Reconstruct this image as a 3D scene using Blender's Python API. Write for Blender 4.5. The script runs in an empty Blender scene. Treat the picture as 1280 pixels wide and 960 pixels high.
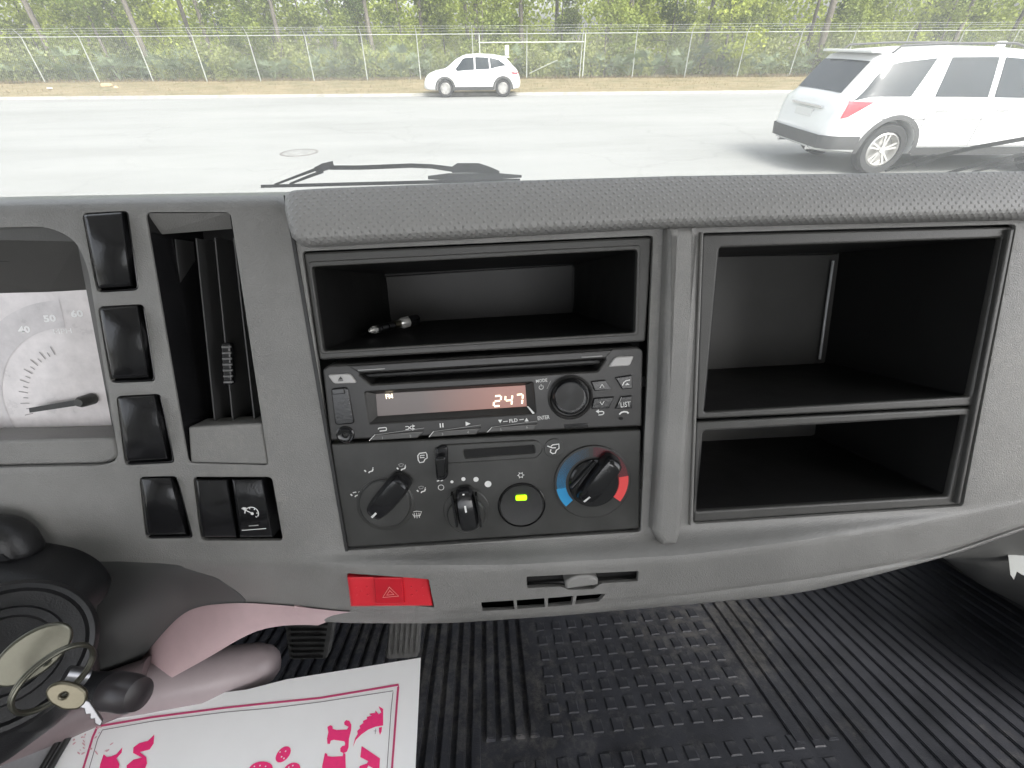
import bpy, bmesh, math, random
from mathutils import Vector, Matrix
from math import sin, cos, pi, radians as rad, atan2, sqrt
random.seed(7)
S = bpy.context.scene
COL = S.collection
# ------------------------------------------------------------------ camera frame
F, CX, CY = 567.0, 640.0, 480.0
def nrm(v): return Vector(v).normalized()
up_c = nrm((-.0214, .7936, .608))
u_c = nrm((11360, 680, -567))
X_c = (u_c - up_c * u_c.dot(up_c)).normalized()
Y_c = up_c.cross(X_c)
R = Matrix((X_c, Y_c, up_c))                     # world <- camera
C = Vector((0, 0, 2.15))
cam = bpy.data.cameras.new('camera'); camo = bpy.data.objects.new('camera', cam); COL.objects.link(camo)
camo.matrix_world = Matrix.Translation(C) @ R.to_4x4()
cam.sensor_width = 36; cam.lens = F / 1280 * 36; cam.clip_start = .02; cam.clip_end = 2000
S.camera = camo
# ------------------------------------------------------------------ light
SUN_EL, SUN_AZ = 48, 150          # azimuth: direction the sun stands in, degrees from +Y towards +X
w = bpy.data.worlds.new('World'); S.world = w; w.use_nodes = True
nt = w.node_tree
sky = nt.nodes.new('ShaderNodeTexSky'); sky.sky_type = 'NISHITA'; sky.sun_disc = False
sky.sun_elevation = rad(SUN_EL); sky.sun_rotation = rad(SUN_AZ)
sky.air_density = 1.0; sky.dust_density = 4.0; sky.ozone_density = 1.0; sky.altitude = 0
hs = nt.nodes.new('ShaderNodeHueSaturation'); hs.inputs['Saturation'].default_value = .25
bg = nt.nodes['Background']; bg.inputs['Strength'].default_value = .15
nt.links.new(sky.outputs[0], hs.inputs['Color']); nt.links.new(hs.outputs[0], bg.inputs['Color'])
sl = bpy.data.lights.new('sun', 'SUN'); sl.energy = .8; sl.angle = rad(16); sl.color = (1, .96, .9)
so = bpy.data.objects.new('sun', sl); COL.objects.link(so)
d = Vector((sin(rad(SUN_AZ)) * cos(rad(SUN_EL)), cos(rad(SUN_AZ)) * cos(rad(SUN_EL)), sin(rad(SUN_EL))))
so.rotation_euler = d.to_track_quat('Z', 'Y').to_euler(); so.location = (0, 0, 30)
S.view_settings.view_transform = 'Standard'; S.view_settings.look = 'None'
S.view_settings.exposure = 1.95; S.view_settings.gamma = 1
S.render.engine = 'CYCLES'

# ------------------------------------------------------------------ projection helpers
def ray(px, py): return R @ Vector(((px - CX) / F, -(py - CY) / F, -1))
def ptZ(px, py, z): r = ray(px, py); return C + r * ((z - C.z) / r.z)
def ptY(px, py, y): r = ray(px, py); return C + r * (y / r.y)
def ptX(px, py, x): r = ray(px, py); return C + r * (x / r.x)
def ptD(px, py, dep): return C + ray(px, py) * dep
LEAN = rad(24.9)
eU = Vector((1, 0, 0)); eV = Vector((0, -sin(LEAN), -cos(LEAN))); eW = Vector((0, -cos(LEAN), sin(LEAN)))
O = ptD(603, 500, .267)
def D(px, py, w=0.0):                             # pixel -> world point on the dash plane raised by w
    r = ray(px, py); return C + r * ((w - (C - O).dot(eW)) / r.dot(eW))
def loc(p): q = p - O; return (q.dot(eU), -q.dot(eV), q.dot(eW))
DM = Matrix.Translation(O) @ Matrix((eU, -eV, eW)).transposed().to_4x4()
def L2(px, py, w=0.0): a = loc(D(px, py, w)); return (a[0], a[1])
def W3(x, y, w): return DM @ Vector((x, y, w))
PXM = (L2(700, 500)[0] - L2(600, 500)[0]) / 100   # metres per pixel on the dash plane

# ------------------------------------------------------------------ materials
MATS = {}
def mat(name, col=(.5, .5, .5), rough=.5, metal=0, noise=0, nscale=40, bump=0, bscale=400, coat=0, emis=None, estr=0, spec=.5, coords='Object', bdist=.001, dust=0, dscale=200):
    if name in MATS: return MATS[name]
    m = bpy.data.materials.new(name); m.use_nodes = True; n = m.node_tree.nodes; l = m.node_tree.links
    b = n['Principled BSDF']; b.inputs['Base Color'].default_value = (*col, 1); b.inputs['Roughness'].default_value = rough
    b.inputs['Metallic'].default_value = metal; b.inputs['Specular IOR Level'].default_value = spec
    if coat: b.inputs['Coat Weight'].default_value = coat; b.inputs['Coat Roughness'].default_value = .08
    tc = n.new('ShaderNodeTexCoord')
    if noise:
        t = n.new('ShaderNodeTexNoise'); t.inputs['Scale'].default_value = nscale; t.inputs['Detail'].default_value = 6; t.inputs['Roughness'].default_value = .65
        l.new(tc.outputs[coords], t.inputs['Vector'])
        r = n.new('ShaderNodeMapRange'); r.inputs['From Min'].default_value = .3; r.inputs['From Max'].default_value = .7
        r.inputs['To Min'].default_value = 1 - noise; r.inputs['To Max'].default_value = 1 + noise
        l.new(t.outputs['Fac'], r.inputs['Value'])
        mx = n.new('ShaderNodeVectorMath'); mx.operation = 'SCALE'; mx.inputs[0].default_value = col
        l.new(r.outputs[0], mx.inputs['Scale']); l.new(mx.outputs[0], b.inputs['Base Color'])
        r2 = n.new('ShaderNodeMapRange'); r2.inputs['From Min'].default_value = .3; r2.inputs['From Max'].default_value = .7
        r2.inputs['To Min'].default_value = max(0.02, rough - noise * .25); r2.inputs['To Max'].default_value = min(1, rough + noise * .25)
        l.new(t.outputs['Fac'], r2.inputs['Value']); l.new(r2.outputs[0], b.inputs['Roughness'])
    if dust:                                       # specks and smears of dust lying on the surface
        t3 = n.new('ShaderNodeTexNoise'); t3.inputs['Scale'].default_value = dscale; t3.inputs['Detail'].default_value = 8; t3.inputs['Roughness'].default_value = .8
        l.new(tc.outputs[coords], t3.inputs['Vector'])
        t4 = n.new('ShaderNodeTexNoise'); t4.inputs['Scale'].default_value = dscale * .04; t4.inputs['Detail'].default_value = 4; l.new(tc.outputs[coords], t4.inputs['Vector'])
        ml = n.new('ShaderNodeMath'); ml.operation = 'MULTIPLY'; l.new(t3.outputs['Fac'], ml.inputs[0]); l.new(t4.outputs['Fac'], ml.inputs[1])
        r3 = n.new('ShaderNodeMapRange'); r3.inputs['From Min'].default_value = .27; r3.inputs['From Max'].default_value = .42; r3.inputs['To Max'].default_value = dust; l.new(ml.outputs[0], r3.inputs['Value'])
        mc = n.new('ShaderNodeMix'); mc.data_type = 'RGBA'; l.new(r3.outputs[0], mc.inputs[0]); l.new(mx.outputs[0], mc.inputs[6]); mc.inputs[7].default_value = (.36, .34, .30, 1); l.new(mc.outputs[2], b.inputs['Base Color'])
    if bump:
        t = n.new('ShaderNodeTexNoise'); t.inputs['Scale'].default_value = bscale; t.inputs['Detail'].default_value = 3
        l.new(tc.outputs[coords], t.inputs['Vector'])
        bp = n.new('ShaderNodeBump'); bp.inputs['Strength'].default_value = bump; bp.inputs['Distance'].default_value = bdist
        l.new(t.outputs['Fac'], bp.inputs['Height']); l.new(bp.outputs[0], b.inputs['Normal'])
    if emis: b.inputs['Emission Color'].default_value = (*emis, 1); b.inputs['Emission Strength'].default_value = estr
    MATS[name] = m; return m
M = {}
M['dash'] = mat('dash_plastic', (.205, .202, .194), .38, dust=.22, dscale=260, noise=.14, nscale=14, bump=.6, bscale=1400, bdist=.0006)
M['dashd'] = mat('bezel_plastic', (.062, .061, .058), .42, noise=.10, nscale=40, bump=.3, bscale=1500, bdist=.0005)
M['bin'] = mat('shaded_bin_plastic', (.007, .007, .007), .55, noise=.2, nscale=30, bump=.2, bscale=900, bdist=.0005)  # bin walls: shade put into a darker copy of the plastic
M['binback'] = mat('lit_bin_plastic', (.05, .049, .046), .45, noise=.15, nscale=18, bump=.2, bscale=900, bdist=.0005)  # same plastic, lighter copy for the lit back wall
M['black'] = mat('gloss_black_plastic', (.012, .012, .013), .16, noise=.25, nscale=60, bump=.1, bscale=700, bdist=.0004)
M['blackm'] = mat('matte_black_plastic', (.022, .022, .022), .45, noise=.2, nscale=60, bump=.25, bscale=1500, bdist=.0004)
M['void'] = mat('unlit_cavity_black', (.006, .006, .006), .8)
M['radio'] = mat('radio_face_plastic', (.028, .027, .026), .35, noise=.2, nscale=50, bump=.2, bscale=1600, bdist=.0003)
M['climate'] = mat('climate_face_plastic', (.040, .040, .038), .33, noise=.22, nscale=35, bump=.15, bscale=1200, bdist=.0003)
M['plug'] = mat('plug_metal', (.85, .84, .80), .25, metal=.6); M['silver'] = mat('silver_button_plastic', (.42, .41, .40), .35, noise=.06)
M['print'] = mat('white_print', (.75, .75, .73), .5)
M['printd'] = mat('grey_print', (.35, .35, .34), .5)
M['digit'] = mat('lit_display_segment', (.8, .75, .6), .4, emis=(1, .82, .55), estr=.55)
M['led'] = mat('green_indicator_lamp', (.3, .8, .02), .3, emis=(.42, 1, .0), estr=.5)
M['red'] = mat('red_switch_plastic', (.62, .022, .035), .32, noise=.06, bump=.1, bscale=900, bdist=.0004)
M['redd'] = mat('dark_red_switch_plastic', (.50, .010, .022), .3, noise=.06)
M['pinkprint'] = mat('faded_pink_print', (.75, .30, .28), .5)
M['gauge'] = mat('gauge_face', (.74, .70, .70), .30, noise=.16, nscale=60, coat=.6)  # reflection on the lens put into the pale face colour
M['gaugenum'] = mat('gauge_print', (.95, .95, .95), .5)
M['pink_reflection'] = mat('grey_plastic_pink_reflection', (.55, .40, .415), .42, noise=.08, nscale=30, bump=.15, bscale=900, bdist=.0005)  # grey plastic with the paper's pink reflection put into its colour
M['rubber'] = mat('black_rubber_mat', (.056, .059, .070), .45, dust=.35, dscale=60, noise=.35, nscale=18, bump=.5, bscale=700, bdist=.001)  # slight blue tint stands for a sheen on the rubber
M['pedal'] = mat('worn_pedal_rubber', (.12, .12, .118), .6, noise=.3, nscale=80)
M['nickel'] = mat('nickel_plated_metal', (.15, .147, .12), .38, metal=1, noise=.15, nscale=120, bump=.05, bscale=500, bdist=.0002)
M['brass'] = mat('worn_brass', (.17, .155, .115), .42, metal=1, noise=.2, nscale=150)
M['steel'] = mat('bright_steel', (.25, .25, .26), .3, metal=1)
M['steering'] = mat('column_shroud_plastic', (.009, .009, .010), .4, noise=.2, nscale=40, bump=.3, bscale=1200, bdist=.0005)
M['liner'] = mat('cab_liner', (.55, .55, .53), .8, noise=.05)
M['cabdark'] = mat('cab_trim_dark', (.055, .056, .056), .6, noise=.2, nscale=20, bump=.3, bscale=500)
M['seat'] = mat('seat_vinyl', (.06, .06, .065), .55, noise=.15, bump=.4, bscale=300)
M['hotpink'] = mat('hot_pink_ink', (.90, .035, .20), .5, noise=.06, nscale=300)
M['rose'] = mat('rose_ink', (.58, .06, .17), .5)
M['greyink'] = mat('grey_ink', (.20, .17, .18), .6)
M['blue'] = mat('blue_print', (.02, .30, .62), .4)
M['redp'] = mat('red_print', (.80, .07, .07), .4)
M['maroon'] = mat('dark_red_print', (.06, .012, .018), .4)
M['paint'] = mat('white_car_paint', (.68, .68, .67), .3, coat=.5, noise=.02)
M['carglass'] = mat('tinted_car_glass', (.012, .018, .022), .05, noise=.2, nscale=2, spec=.35)
M['cladding'] = mat('grey_body_cladding', (.06, .06, .06), .55, noise=.1)
M['tyre'] = mat('tyre_rubber', (.025, .025, .025), .75, noise=.2)
M['alloy'] = mat('alloy_wheel', (.55, .54, .52), .35, metal=.7)
M['chrome'] = mat('chrome_trim', (.7, .7, .7), .15, metal=1)
M['tail'] = mat('red_tail_lamp', (.55, .015, .03), .15, coat=.6)
M['galv'] = mat('galvanised_steel', (.42, .44, .40), .6, metal=.1, noise=.1, nscale=20)
M['bark'] = mat('pine_bark', (.13, .115, .095), .9, noise=.35, nscale=6, bump=.8, bscale=20, bdist=.03)
M['sign'] = mat('white_sign_paint', (.8, .8, .8), .5)
M['wiper'] = mat('wiper_black', (.03, .03, .03), .4, noise=.2, nscale=90)
M['kerb'] = mat('kerb_concrete', (.34, .33, .30), .9, noise=.25, nscale=3, bump=.3, bscale=30)
M['litter'] = mat('tan_cardboard', (.50, .38, .22), .8, noise=.1)

def leafmat(name, c1, c2, sc=.35, trans=.35):
    m = bpy.data.materials.new(name); m.use_nodes = True; n = m.node_tree.nodes; l = m.node_tree.links
    b = n['Principled BSDF']; b.inputs['Roughness'].default_value = .6
    tc = n.new('ShaderNodeTexCoord'); t = n.new('ShaderNodeTexNoise'); t.inputs['Scale'].default_value = sc; t.inputs['Detail'].default_value = 8
    gi = n.new('ShaderNodeNewGeometry'); l.new(gi.outputs['Position'], t.inputs['Vector'])
    oi = n.new('ShaderNodeObjectInfo')
    ad = n.new('ShaderNodeMath'); ad.operation = 'MULTIPLY_ADD'; l.new(oi.outputs['Random'], ad.inputs[0]); ad.inputs[1].default_value = .35; l.new(t.outputs['Fac'], ad.inputs[2])
    cr = n.new('ShaderNodeValToRGB'); cr.color_ramp.elements[0].position = .42; cr.color_ramp.elements[1].position = .85
    cr.color_ramp.elements[0].color = (*c1, 1); cr.color_ramp.elements[1].color = (*c2, 1)
    l.new(ad.outputs[0], cr.inputs['Fac']); l.new(cr.outputs[0], b.inputs['Base Color'])
    tr = n.new('ShaderNodeBsdfTranslucent'); l.new(cr.outputs[0], tr.inputs['Color'])
    mx = n.new('ShaderNodeMixShader'); mx.inputs[0].default_value = trans
    l.new(b.outputs[0], mx.inputs[1]); l.new(tr.outputs[0], mx.inputs[2]); l.new(mx.outputs[0], n['Material Output'].inputs[0])
    M[name] = m; return m
leafmat('pine_needles', (.08, .12, .03), (.22, .29, .06))
leafmat('broad_leaves', (.085, .125, .025), (.33, .38, .06))
leafmat('brush_leaves', (.10, .13, .04), (.32, .35, .12))
leafmat('palmetto_leaves', (.11, .15, .085), (.28, .34, .20))
leafmat('dry_grass', (.13, .105, .055), (.27, .21, .12), 1.2, .2)

def pad_material():                                # soft pad with a raised dot lattice (fine relief)
    m = bpy.data.materials.new('dotted_pad_vinyl'); m.use_nodes = True; n = m.node_tree.nodes; l = m.node_tree.links
    b = n['Principled BSDF']; b.inputs['Roughness'].default_value = .42; b.inputs['Base Color'].default_value = (.265, .262, .255, 1)
    uv = n.new('ShaderNodeUVMap'); uv.uv_map = 'UVMap'
    sp = n.new('ShaderNodeSeparateXYZ'); l.new(uv.outputs[0], sp.inputs[0])
    def mt(op, a, b_=None):
        k = n.new('ShaderNodeMath'); k.operation = op
        for i, v in enumerate((a, b_)):
            if v is None: continue
            if isinstance(v, (int, float)): k.inputs[i].default_value = v
            else: l.new(v, k.inputs[i])
        return k.outputs[0]
    P = .0031
    k = 2 * pi / P
    sx = mt('COSINE', mt('MULTIPLY', mt('ADD', sp.outputs[0], sp.outputs[1]), k * .72))
    sy = mt('COSINE', mt('MULTIPLY', mt('SUBTRACT', sp.outputs[0], sp.outputs[1]), k * .72))
    h = mt('ADD', sx, sy)
    h2 = mt('SMOOTH_MAX', mt('SUBTRACT', h, .55), 0.0)
    bp = n.new('ShaderNodeBump'); bp.inputs['Strength'].default_value = .6; bp.inputs['Distance'].default_value = .0006
    l.new(h2, bp.inputs['Height'])
    t = n.new('ShaderNodeTexNoise'); t.inputs['Scale'].default_value = 1300
    tc = n.new('ShaderNodeTexCoord'); l.new(tc.outputs['Object'], t.inputs['Vector'])
    b2 = n.new('ShaderNodeBump'); b2.inputs['Strength'].default_value = .25; b2.inputs['Distance'].default_value = .0005
    l.new(t.outputs['Fac'], b2.inputs['Height']); l.new(bp.outputs[0], b2.inputs['Normal']); l.new(b2.outputs[0], b.inputs['Normal'])
    M['pad'] = m
pad_material()
def glass_material(name, film, tint=(.97, .99, .98)):
    m = bpy.data.materials.new(name); m.use_nodes = True; n = m.node_tree.nodes; l = m.node_tree.links
    n.remove(n['Principled BSDF'])
    t = n.new('ShaderNodeBsdfTransparent'); t.inputs[0].default_value = (*tint, 1)
    g = n.new('ShaderNodeBsdfGlossy'); g.inputs['Roughness'].default_value = .02
    fr = n.new('ShaderNodeFresnel'); fr.inputs[0].default_value = 1.3
    a = n.new('ShaderNodeMixShader'); l.new(fr.outputs[0], a.inputs[0]); l.new(t.outputs[0], a.inputs[1]); l.new(g.outputs[0], a.inputs[2])
    tr = n.new('ShaderNodeBsdfTranslucent'); tr.inputs[0].default_value = (.9, .9, .88, 1)
    b = n.new('ShaderNodeMixShader'); l.new(a.outputs[0], b.inputs[1]); l.new(tr.outputs[0], b.inputs[2])
    ns = n.new('ShaderNodeTexNoise'); ns.inputs['Scale'].default_value = 5; ns.inputs['Detail'].default_value = 8
    tc = n.new('ShaderNodeTexCoord'); l.new(tc.outputs['Object'], ns.inputs['Vector'])
    mr = n.new('ShaderNodeMapRange'); mr.inputs['From Min'].default_value = .3; mr.inputs['From Max'].default_value = .7; mr.inputs['To Min'].default_value = film * .7; mr.inputs['To Max'].default_value = film * 1.4
    l.new(ns.outputs['Fac'], mr.inputs['Value']); l.new(mr.outputs[0], b.inputs[0])
    l.new(b.outputs[0], n['Material Output'].inputs[0]); M[name] = m
glass_material('dusty_windshield_glass', .15)
def ramp_mat(name, stops, scale, rough, bump=0, detail=8, vec=(1, 1, 1), bs=40):
    m = bpy.data.materials.new(name); m.use_nodes = True; n = m.node_tree.nodes; l = m.node_tree.links
    b = n['Principled BSDF']; b.inputs['Roughness'].default_value = rough
    tc = n.new('ShaderNodeTexCoord'); mp = n.new('ShaderNodeMapping'); mp.inputs['Scale'].default_value = vec
    l.new(tc.outputs['Object'], mp.inputs['Vector'])
    t = n.new('ShaderNodeTexNoise'); t.inputs['Scale'].default_value = scale; t.inputs['Detail'].default_value = detail; t.inputs['Roughness'].default_value = .7
    l.new(mp.outputs[0], t.inputs['Vector'])
    cr = n.new('ShaderNodeValToRGB'); e = cr.color_ramp.elements
    e[0].position, e[0].color = stops[0][0], (*stops[0][1], 1); e[1].position, e[1].color = stops[-1][0], (*stops[-1][1], 1)
    for p, c in stops[1:-1]: k = e.new(p); k.color = (*c, 1)
    l.new(t.outputs['Fac'], cr.inputs[0]); l.new(cr.outputs[0], b.inputs['Base Color'])
    if bump:
        t2 = n.new('ShaderNodeTexNoise'); t2.inputs['Scale'].default_value = bs; l.new(tc.outputs['Object'], t2.inputs['Vector'])
        bp = n.new('ShaderNodeBump'); bp.inputs['Strength'].default_value = bump; bp.inputs['Distance'].default_value = .02
        l.new(t2.outputs['Fac'], bp.inputs['Height']); l.new(bp.outputs[0], b.inputs['Normal'])
    M[name] = m
ramp_mat('pale_concrete_road', [(.3, (.185, .186, .176)), (.5, (.222, .224, .214)), (.75, (.255, .255, .243))], .35, .85, .25, vec=(.25, 1, 1))
_m = M['pale_concrete_road']; _n = _m.node_tree.nodes; _l = _m.node_tree.links
_tc = _n.new('ShaderNodeTexCoord'); _v = _n.new('ShaderNodeTexVoronoi'); _v.feature = 'DISTANCE_TO_EDGE'; _v.inputs['Scale'].default_value = .22
_w = _n.new('ShaderNodeTexNoise'); _w.inputs['Scale'].default_value = .9; _w.inputs['Detail'].default_value = 6; _l.new(_tc.outputs['Object'], _w.inputs['Vector'])
_a = _n.new('ShaderNodeVectorMath'); _a.operation = 'MULTIPLY_ADD'; _a.inputs[1].default_value = (1.6, 1.6, 0); _l.new(_w.outputs['Color'], _a.inputs[0]); _l.new(_tc.outputs['Object'], _a.inputs[2]); _l.new(_a.outputs[0], _v.inputs['Vector'])
_r = _n.new('ShaderNodeMapRange'); _r.inputs['From Max'].default_value = .007; _r.inputs['To Min'].default_value = .88; _l.new(_v.outputs['Distance'], _r.inputs['Value'])
_b = _n['Principled BSDF']; _src = _b.inputs['Base Color'].links[0].from_socket; _s = _n.new('ShaderNodeVectorMath'); _s.operation = 'SCALE'
_l.new(_src, _s.inputs[0]); _l.new(_r.outputs[0], _s.inputs['Scale']); _l.new(_s.outputs[0], _b.inputs['Base Color'])
ramp_mat('dry_verge', [(.3, (.10, .10, .045)), (.5, (.19, .155, .085)), (.7, (.25, .20, .12))], .8, .95, .5)
ramp_mat('forest_floor', [(.3, (.05, .045, .03)), (.6, (.10, .09, .05)), (.8, (.13, .13, .06))], .6, .95, .5)
def paper_material():
    m = mat('white_paper', (.88, .88, .88), .55, noise=.03, nscale=12, bump=.25, bscale=14, bdist=.003); M['paper'] = m
paper_material()
def display_material():                            # backlit LCD: lamp behind its right end, cold towards the left
    m = bpy.data.materials.new('backlit_display_film'); m.use_nodes = True; n = m.node_tree.nodes; l = m.node_tree.links
    b = n['Principled BSDF']; b.inputs['Roughness'].default_value = .25
    uv = n.new('ShaderNodeUVMap'); uv.uv_map = 'UVMap'; sp = n.new('ShaderNodeSeparateXYZ'); l.new(uv.outputs[0], sp.inputs[0])
    cr = n.new('ShaderNodeValToRGB'); e = cr.color_ramp.elements
    e[0].position = .30; e[0].color = (.055, .047, .045, 1); e[1].position = .85; e[1].color = (.36, .125, .085, 1)
    l.new(sp.outputs[0], cr.inputs[0]); l.new(cr.outputs[0], b.inputs['Emission Color']); b.inputs['Emission Strength'].default_value = .20
    b.inputs['Base Color'].default_value = (.12, .10, .095, 1); M['lcd'] = m
display_material()

# ------------------------------------------------------------------ object helpers
ROOTS = []
def thing(name, label, cat, group=None):
    o = bpy.data.objects.new(name, None); COL.objects.link(o); o['label'] = label; o['category'] = cat
    if group: o['group'] = group
    ROOTS.append(o); return o
def tag(o, label, cat, group=None):
    o['label'] = label; o['category'] = cat
    if group: o['group'] = group
    return o
def link(name, me, m, parent=None, kind=None, smooth=None, label=None):
    o = bpy.data.objects.new(name, me); COL.objects.link(o)
    if m is not None and not me.materials: me.materials.append(m)
    if parent: o.parent = parent
    if kind: o['kind'] = kind
    if label: o['label'] = label
    if smooth is not None: do_smooth(me, smooth)
    return o
def do_smooth(me, ang=35):
    bm = bmesh.new(); bm.from_mesh(me); c = rad(ang)
    for f in bm.faces: f.smooth = True
    for e in bm.edges:
        e.smooth = not (len(e.link_faces) != 2 or e.calc_face_angle(0) > c)
    bm.to_mesh(me); bm.free()
def mesh(name, verts, faces, m, parent=None, kind=None, smooth=None, label=None, uvs=None):
    me = bpy.data.meshes.new(name); me.from_pydata([tuple(v) for v in verts], [], faces); me.update()
    if uvs:
        ul = me.uv_layers.new(name='UVMap')
        for lp in me.loops: ul.data[lp.index].uv = uvs[lp.vertex_index]
    return link(name, me, m, parent, kind, smooth, label)
def bmo(name, bm, m, parent=None, kind=None, smooth=None, label=None, recalc=True):
    if recalc: bmesh.ops.recalc_face_normals(bm, faces=bm.faces)
    me = bpy.data.meshes.new(name); bm.to_mesh(me); bm.free()
    return link(name, me, m, parent, kind, smooth, label)
def rnd(pts, r, n=4):                              # fillet a closed 2D polygon
    out = []; N = len(pts)
    for i in range(N):
        p = Vector(pts[i]); a = Vector(pts[i - 1]); b = Vector(pts[(i + 1) % N])
        rr = r[i] if isinstance(r, (list, tuple)) else r
        if rr <= 0: out.append(tuple(p)); continue
        ra = min(rr, (a - p).length * .48); rb = min(rr, (b - p).length * .48)
        s = p + (a - p).normalized() * ra; e = p + (b - p).normalized() * rb
        for k in range(n + 1):
            t = k / n; q = s * (1 - t) ** 2 + p * 2 * t * (1 - t) + e * t * t; out.append((q.x, q.y))
    return out
def curve_mesh(loops, thick, bev, res=2):
    cu = bpy.data.curves.new('c', 'CURVE'); cu.dimensions = '2D'; cu.fill_mode = 'BOTH'
    for lp in loops:
        sp = cu.splines.new('POLY'); sp.points.add(len(lp) - 1); sp.use_cyclic_u = True
        for i, p in enumerate(lp): sp.points[i].co = (p[0], p[1], 0, 1)
    bev = min(bev, thick / 2 * .98); cu.extrude = max(1e-5, thick / 2 - bev); cu.bevel_depth = bev; cu.bevel_resolution = res; cu.offset = -bev
    ob = bpy.data.objects.new('c', cu); COL.objects.link(ob)
    dg = bpy.context.evaluated_depsgraph_get(); me = bpy.data.meshes.new_from_object(ob.evaluated_get(dg))
    bpy.data.objects.remove(ob); bpy.data.curves.remove(cu); me.materials.clear()
    return me
def plate(name, pts, w0, w1, m, parent=None, bev=.001, r=0, holes=(), hr=0, label=None, kind=None, smooth=40, local=False, res=2):
    """a slab of the pixel outline pts, front face at height w1 over the dash plane, back at w0"""
    cv = (lambda q: q) if local else (lambda q: [L2(x, y, w1) for x, y in q])
    loops = [rnd(cv(pts), r)] + [rnd(cv(h), hr) for h in holes]
    me = curve_mesh(loops, w1 - w0, bev, res)
    me.transform(DM @ Matrix.Translation((0, 0, (w0 + w1) / 2)))
    return link(name, me, m, parent, kind, smooth, label)
def circ(px, py, rpx, w=0.0, n=40, a0=0, a1=360, sy=1):
    cx, cy = L2(px, py, w); r = rpx * PXM
    full = abs(a1 - a0) >= 360
    return [(cx + r * cos(rad(a0 + (a1 - a0) * i / (n if full else n - 1))), cy + r * sy * sin(rad(a0 + (a1 - a0) * i / (n if full else n - 1)))) for i in range(n)]
def lathe(name, px, py, wref, prof, m, parent, seg=48, smooth=35, label=None, flutes=0, fdepth=0):
    """prof: list of (radius m, w)"""
    cx, cy = L2(px, py, wref); vs = []; fs = []
    for (r, w_) in prof:
        for s in range(seg):
            a = 2 * pi * s / seg; rr = r * (1 + (fdepth * (1 if (s // 2) % 2 else -1) if flutes else 0))
            vs.append(W3(cx + rr * cos(a), cy + rr * sin(a), w_))
    for i in range(len(prof) - 1):
        for s in range(seg):
            a = i * seg + s; b = i * seg + (s + 1) % seg; fs.append((a, b, b + seg, a + seg))
    fs.append(tuple(range((len(prof) - 1) * seg, len(prof) * seg)))
    return mesh(name, vs, fs, m, parent, smooth=smooth, label=label)
def tube_geo(bm, pts, r, seg=10, cap=True, close=False):
    pts = [Vector(p) for p in pts]; n = len(pts); rings = []
    prevx = None
    for i, p in enumerate(pts):
        if close: t = pts[(i + 1) % n] - pts[i - 1]
        else: t = pts[min(i + 1, n - 1)] - pts[max(i - 1, 0)]
        t.normalize()
        if prevx is None:
            prevx = t.orthogonal().normalized()
        x = (prevx - t * prevx.dot(t)).normalized(); prevx = x; y = t.cross(x)
        rr = r[i] if isinstance(r, (list, tuple)) else r
        rings.append([bm.verts.new(p + (x * cos(2 * pi * k / seg) + y * sin(2 * pi * k / seg)) * rr) for k in range(seg)])
    for i in range(n if close else n - 1):
        a, b = rings[i], rings[(i + 1) % n]
        for k in range(seg): bm.faces.new((a[k], a[(k + 1) % seg], b[(k + 1) % seg], b[k]))
    if cap and not close: bm.faces.new(rings[0][::-1]); bm.faces.new(rings[-1])
def tube(name, pts, r, m, parent=None, seg=12, smooth=50, close=False, label=None, kind=None):
    bm = bmesh.new(); tube_geo(bm, pts, r, seg, close=close); return bmo(name, bm, m, parent, kind, smooth, label)
def box_geo(bm, a, b, mtx=None):
    vs = [bm.verts.new((x, y, z)) for x in (a[0], b[0]) for y in (a[1], b[1]) for z in (a[2], b[2])]
    for f in ((0, 1, 3, 2), (4, 6, 7, 5), (0, 4, 5, 1), (2, 3, 7, 6), (0, 2, 6, 4), (1, 5, 7, 3)): bm.faces.new([vs[i] for i in f])
    if mtx: bmesh.ops.transform(bm, matrix=mtx, verts=vs)
    return vs
def box(name, a, b, m, parent=None, bev=0, mtx=None, kind=None, label=None):
    bm = bmesh.new(); box_geo(bm, a, b, mtx)
    if bev: bmesh.ops.bevel(bm, geom=bm.edges[:], offset=bev, segments=2, affect='EDGES')
    return bmo(name, bm, m, parent, kind, 40 if bev else None, label)
def text(name, s, px, py, hpx, m, parent, w, bold=0, wpx=None, ang=0, mtx=None):
    """printed lettering, centred on a pixel, hpx = cap height in pixels"""
    cu = bpy.data.curves.new('t', 'FONT'); cu.body = s; cu.align_x = 'CENTER'; cu.align_y = 'CENTER'; cu.size = 1; cu.offset = bold; cu.resolution_u = 2
    ob = bpy.data.objects.new('t', cu); COL.objects.link(ob); dg = bpy.context.evaluated_depsgraph_get()
    me = bpy.data.meshes.new_from_object(ob.evaluated_get(dg)); bpy.data.objects.remove(ob); bpy.data.curves.remove(cu); me.materials.clear()
    xs = [v.co.x for v in me.vertices]; ys = [v.co.y for v in me.vertices]
    cx, cy = (min(xs) + max(xs)) / 2, (min(ys) + max(ys)) / 2
    sy = hpx * PXM / (max(ys) - min(ys)); sx = (wpx * PXM / (max(xs) - min(xs))) if wpx else sy
    X, Y = L2(px, py, w)
    T = Matrix.Translation((X, Y, w)) @ Matrix.Rotation(rad(ang), 4, 'Z') @ Matrix.Diagonal((sx, sy, 1, 1)) @ Matrix.Translation((-cx, -cy, 0))
    me.transform((DM @ T) if mtx is None else mtx)
    return link(name, me, m, parent)
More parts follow.
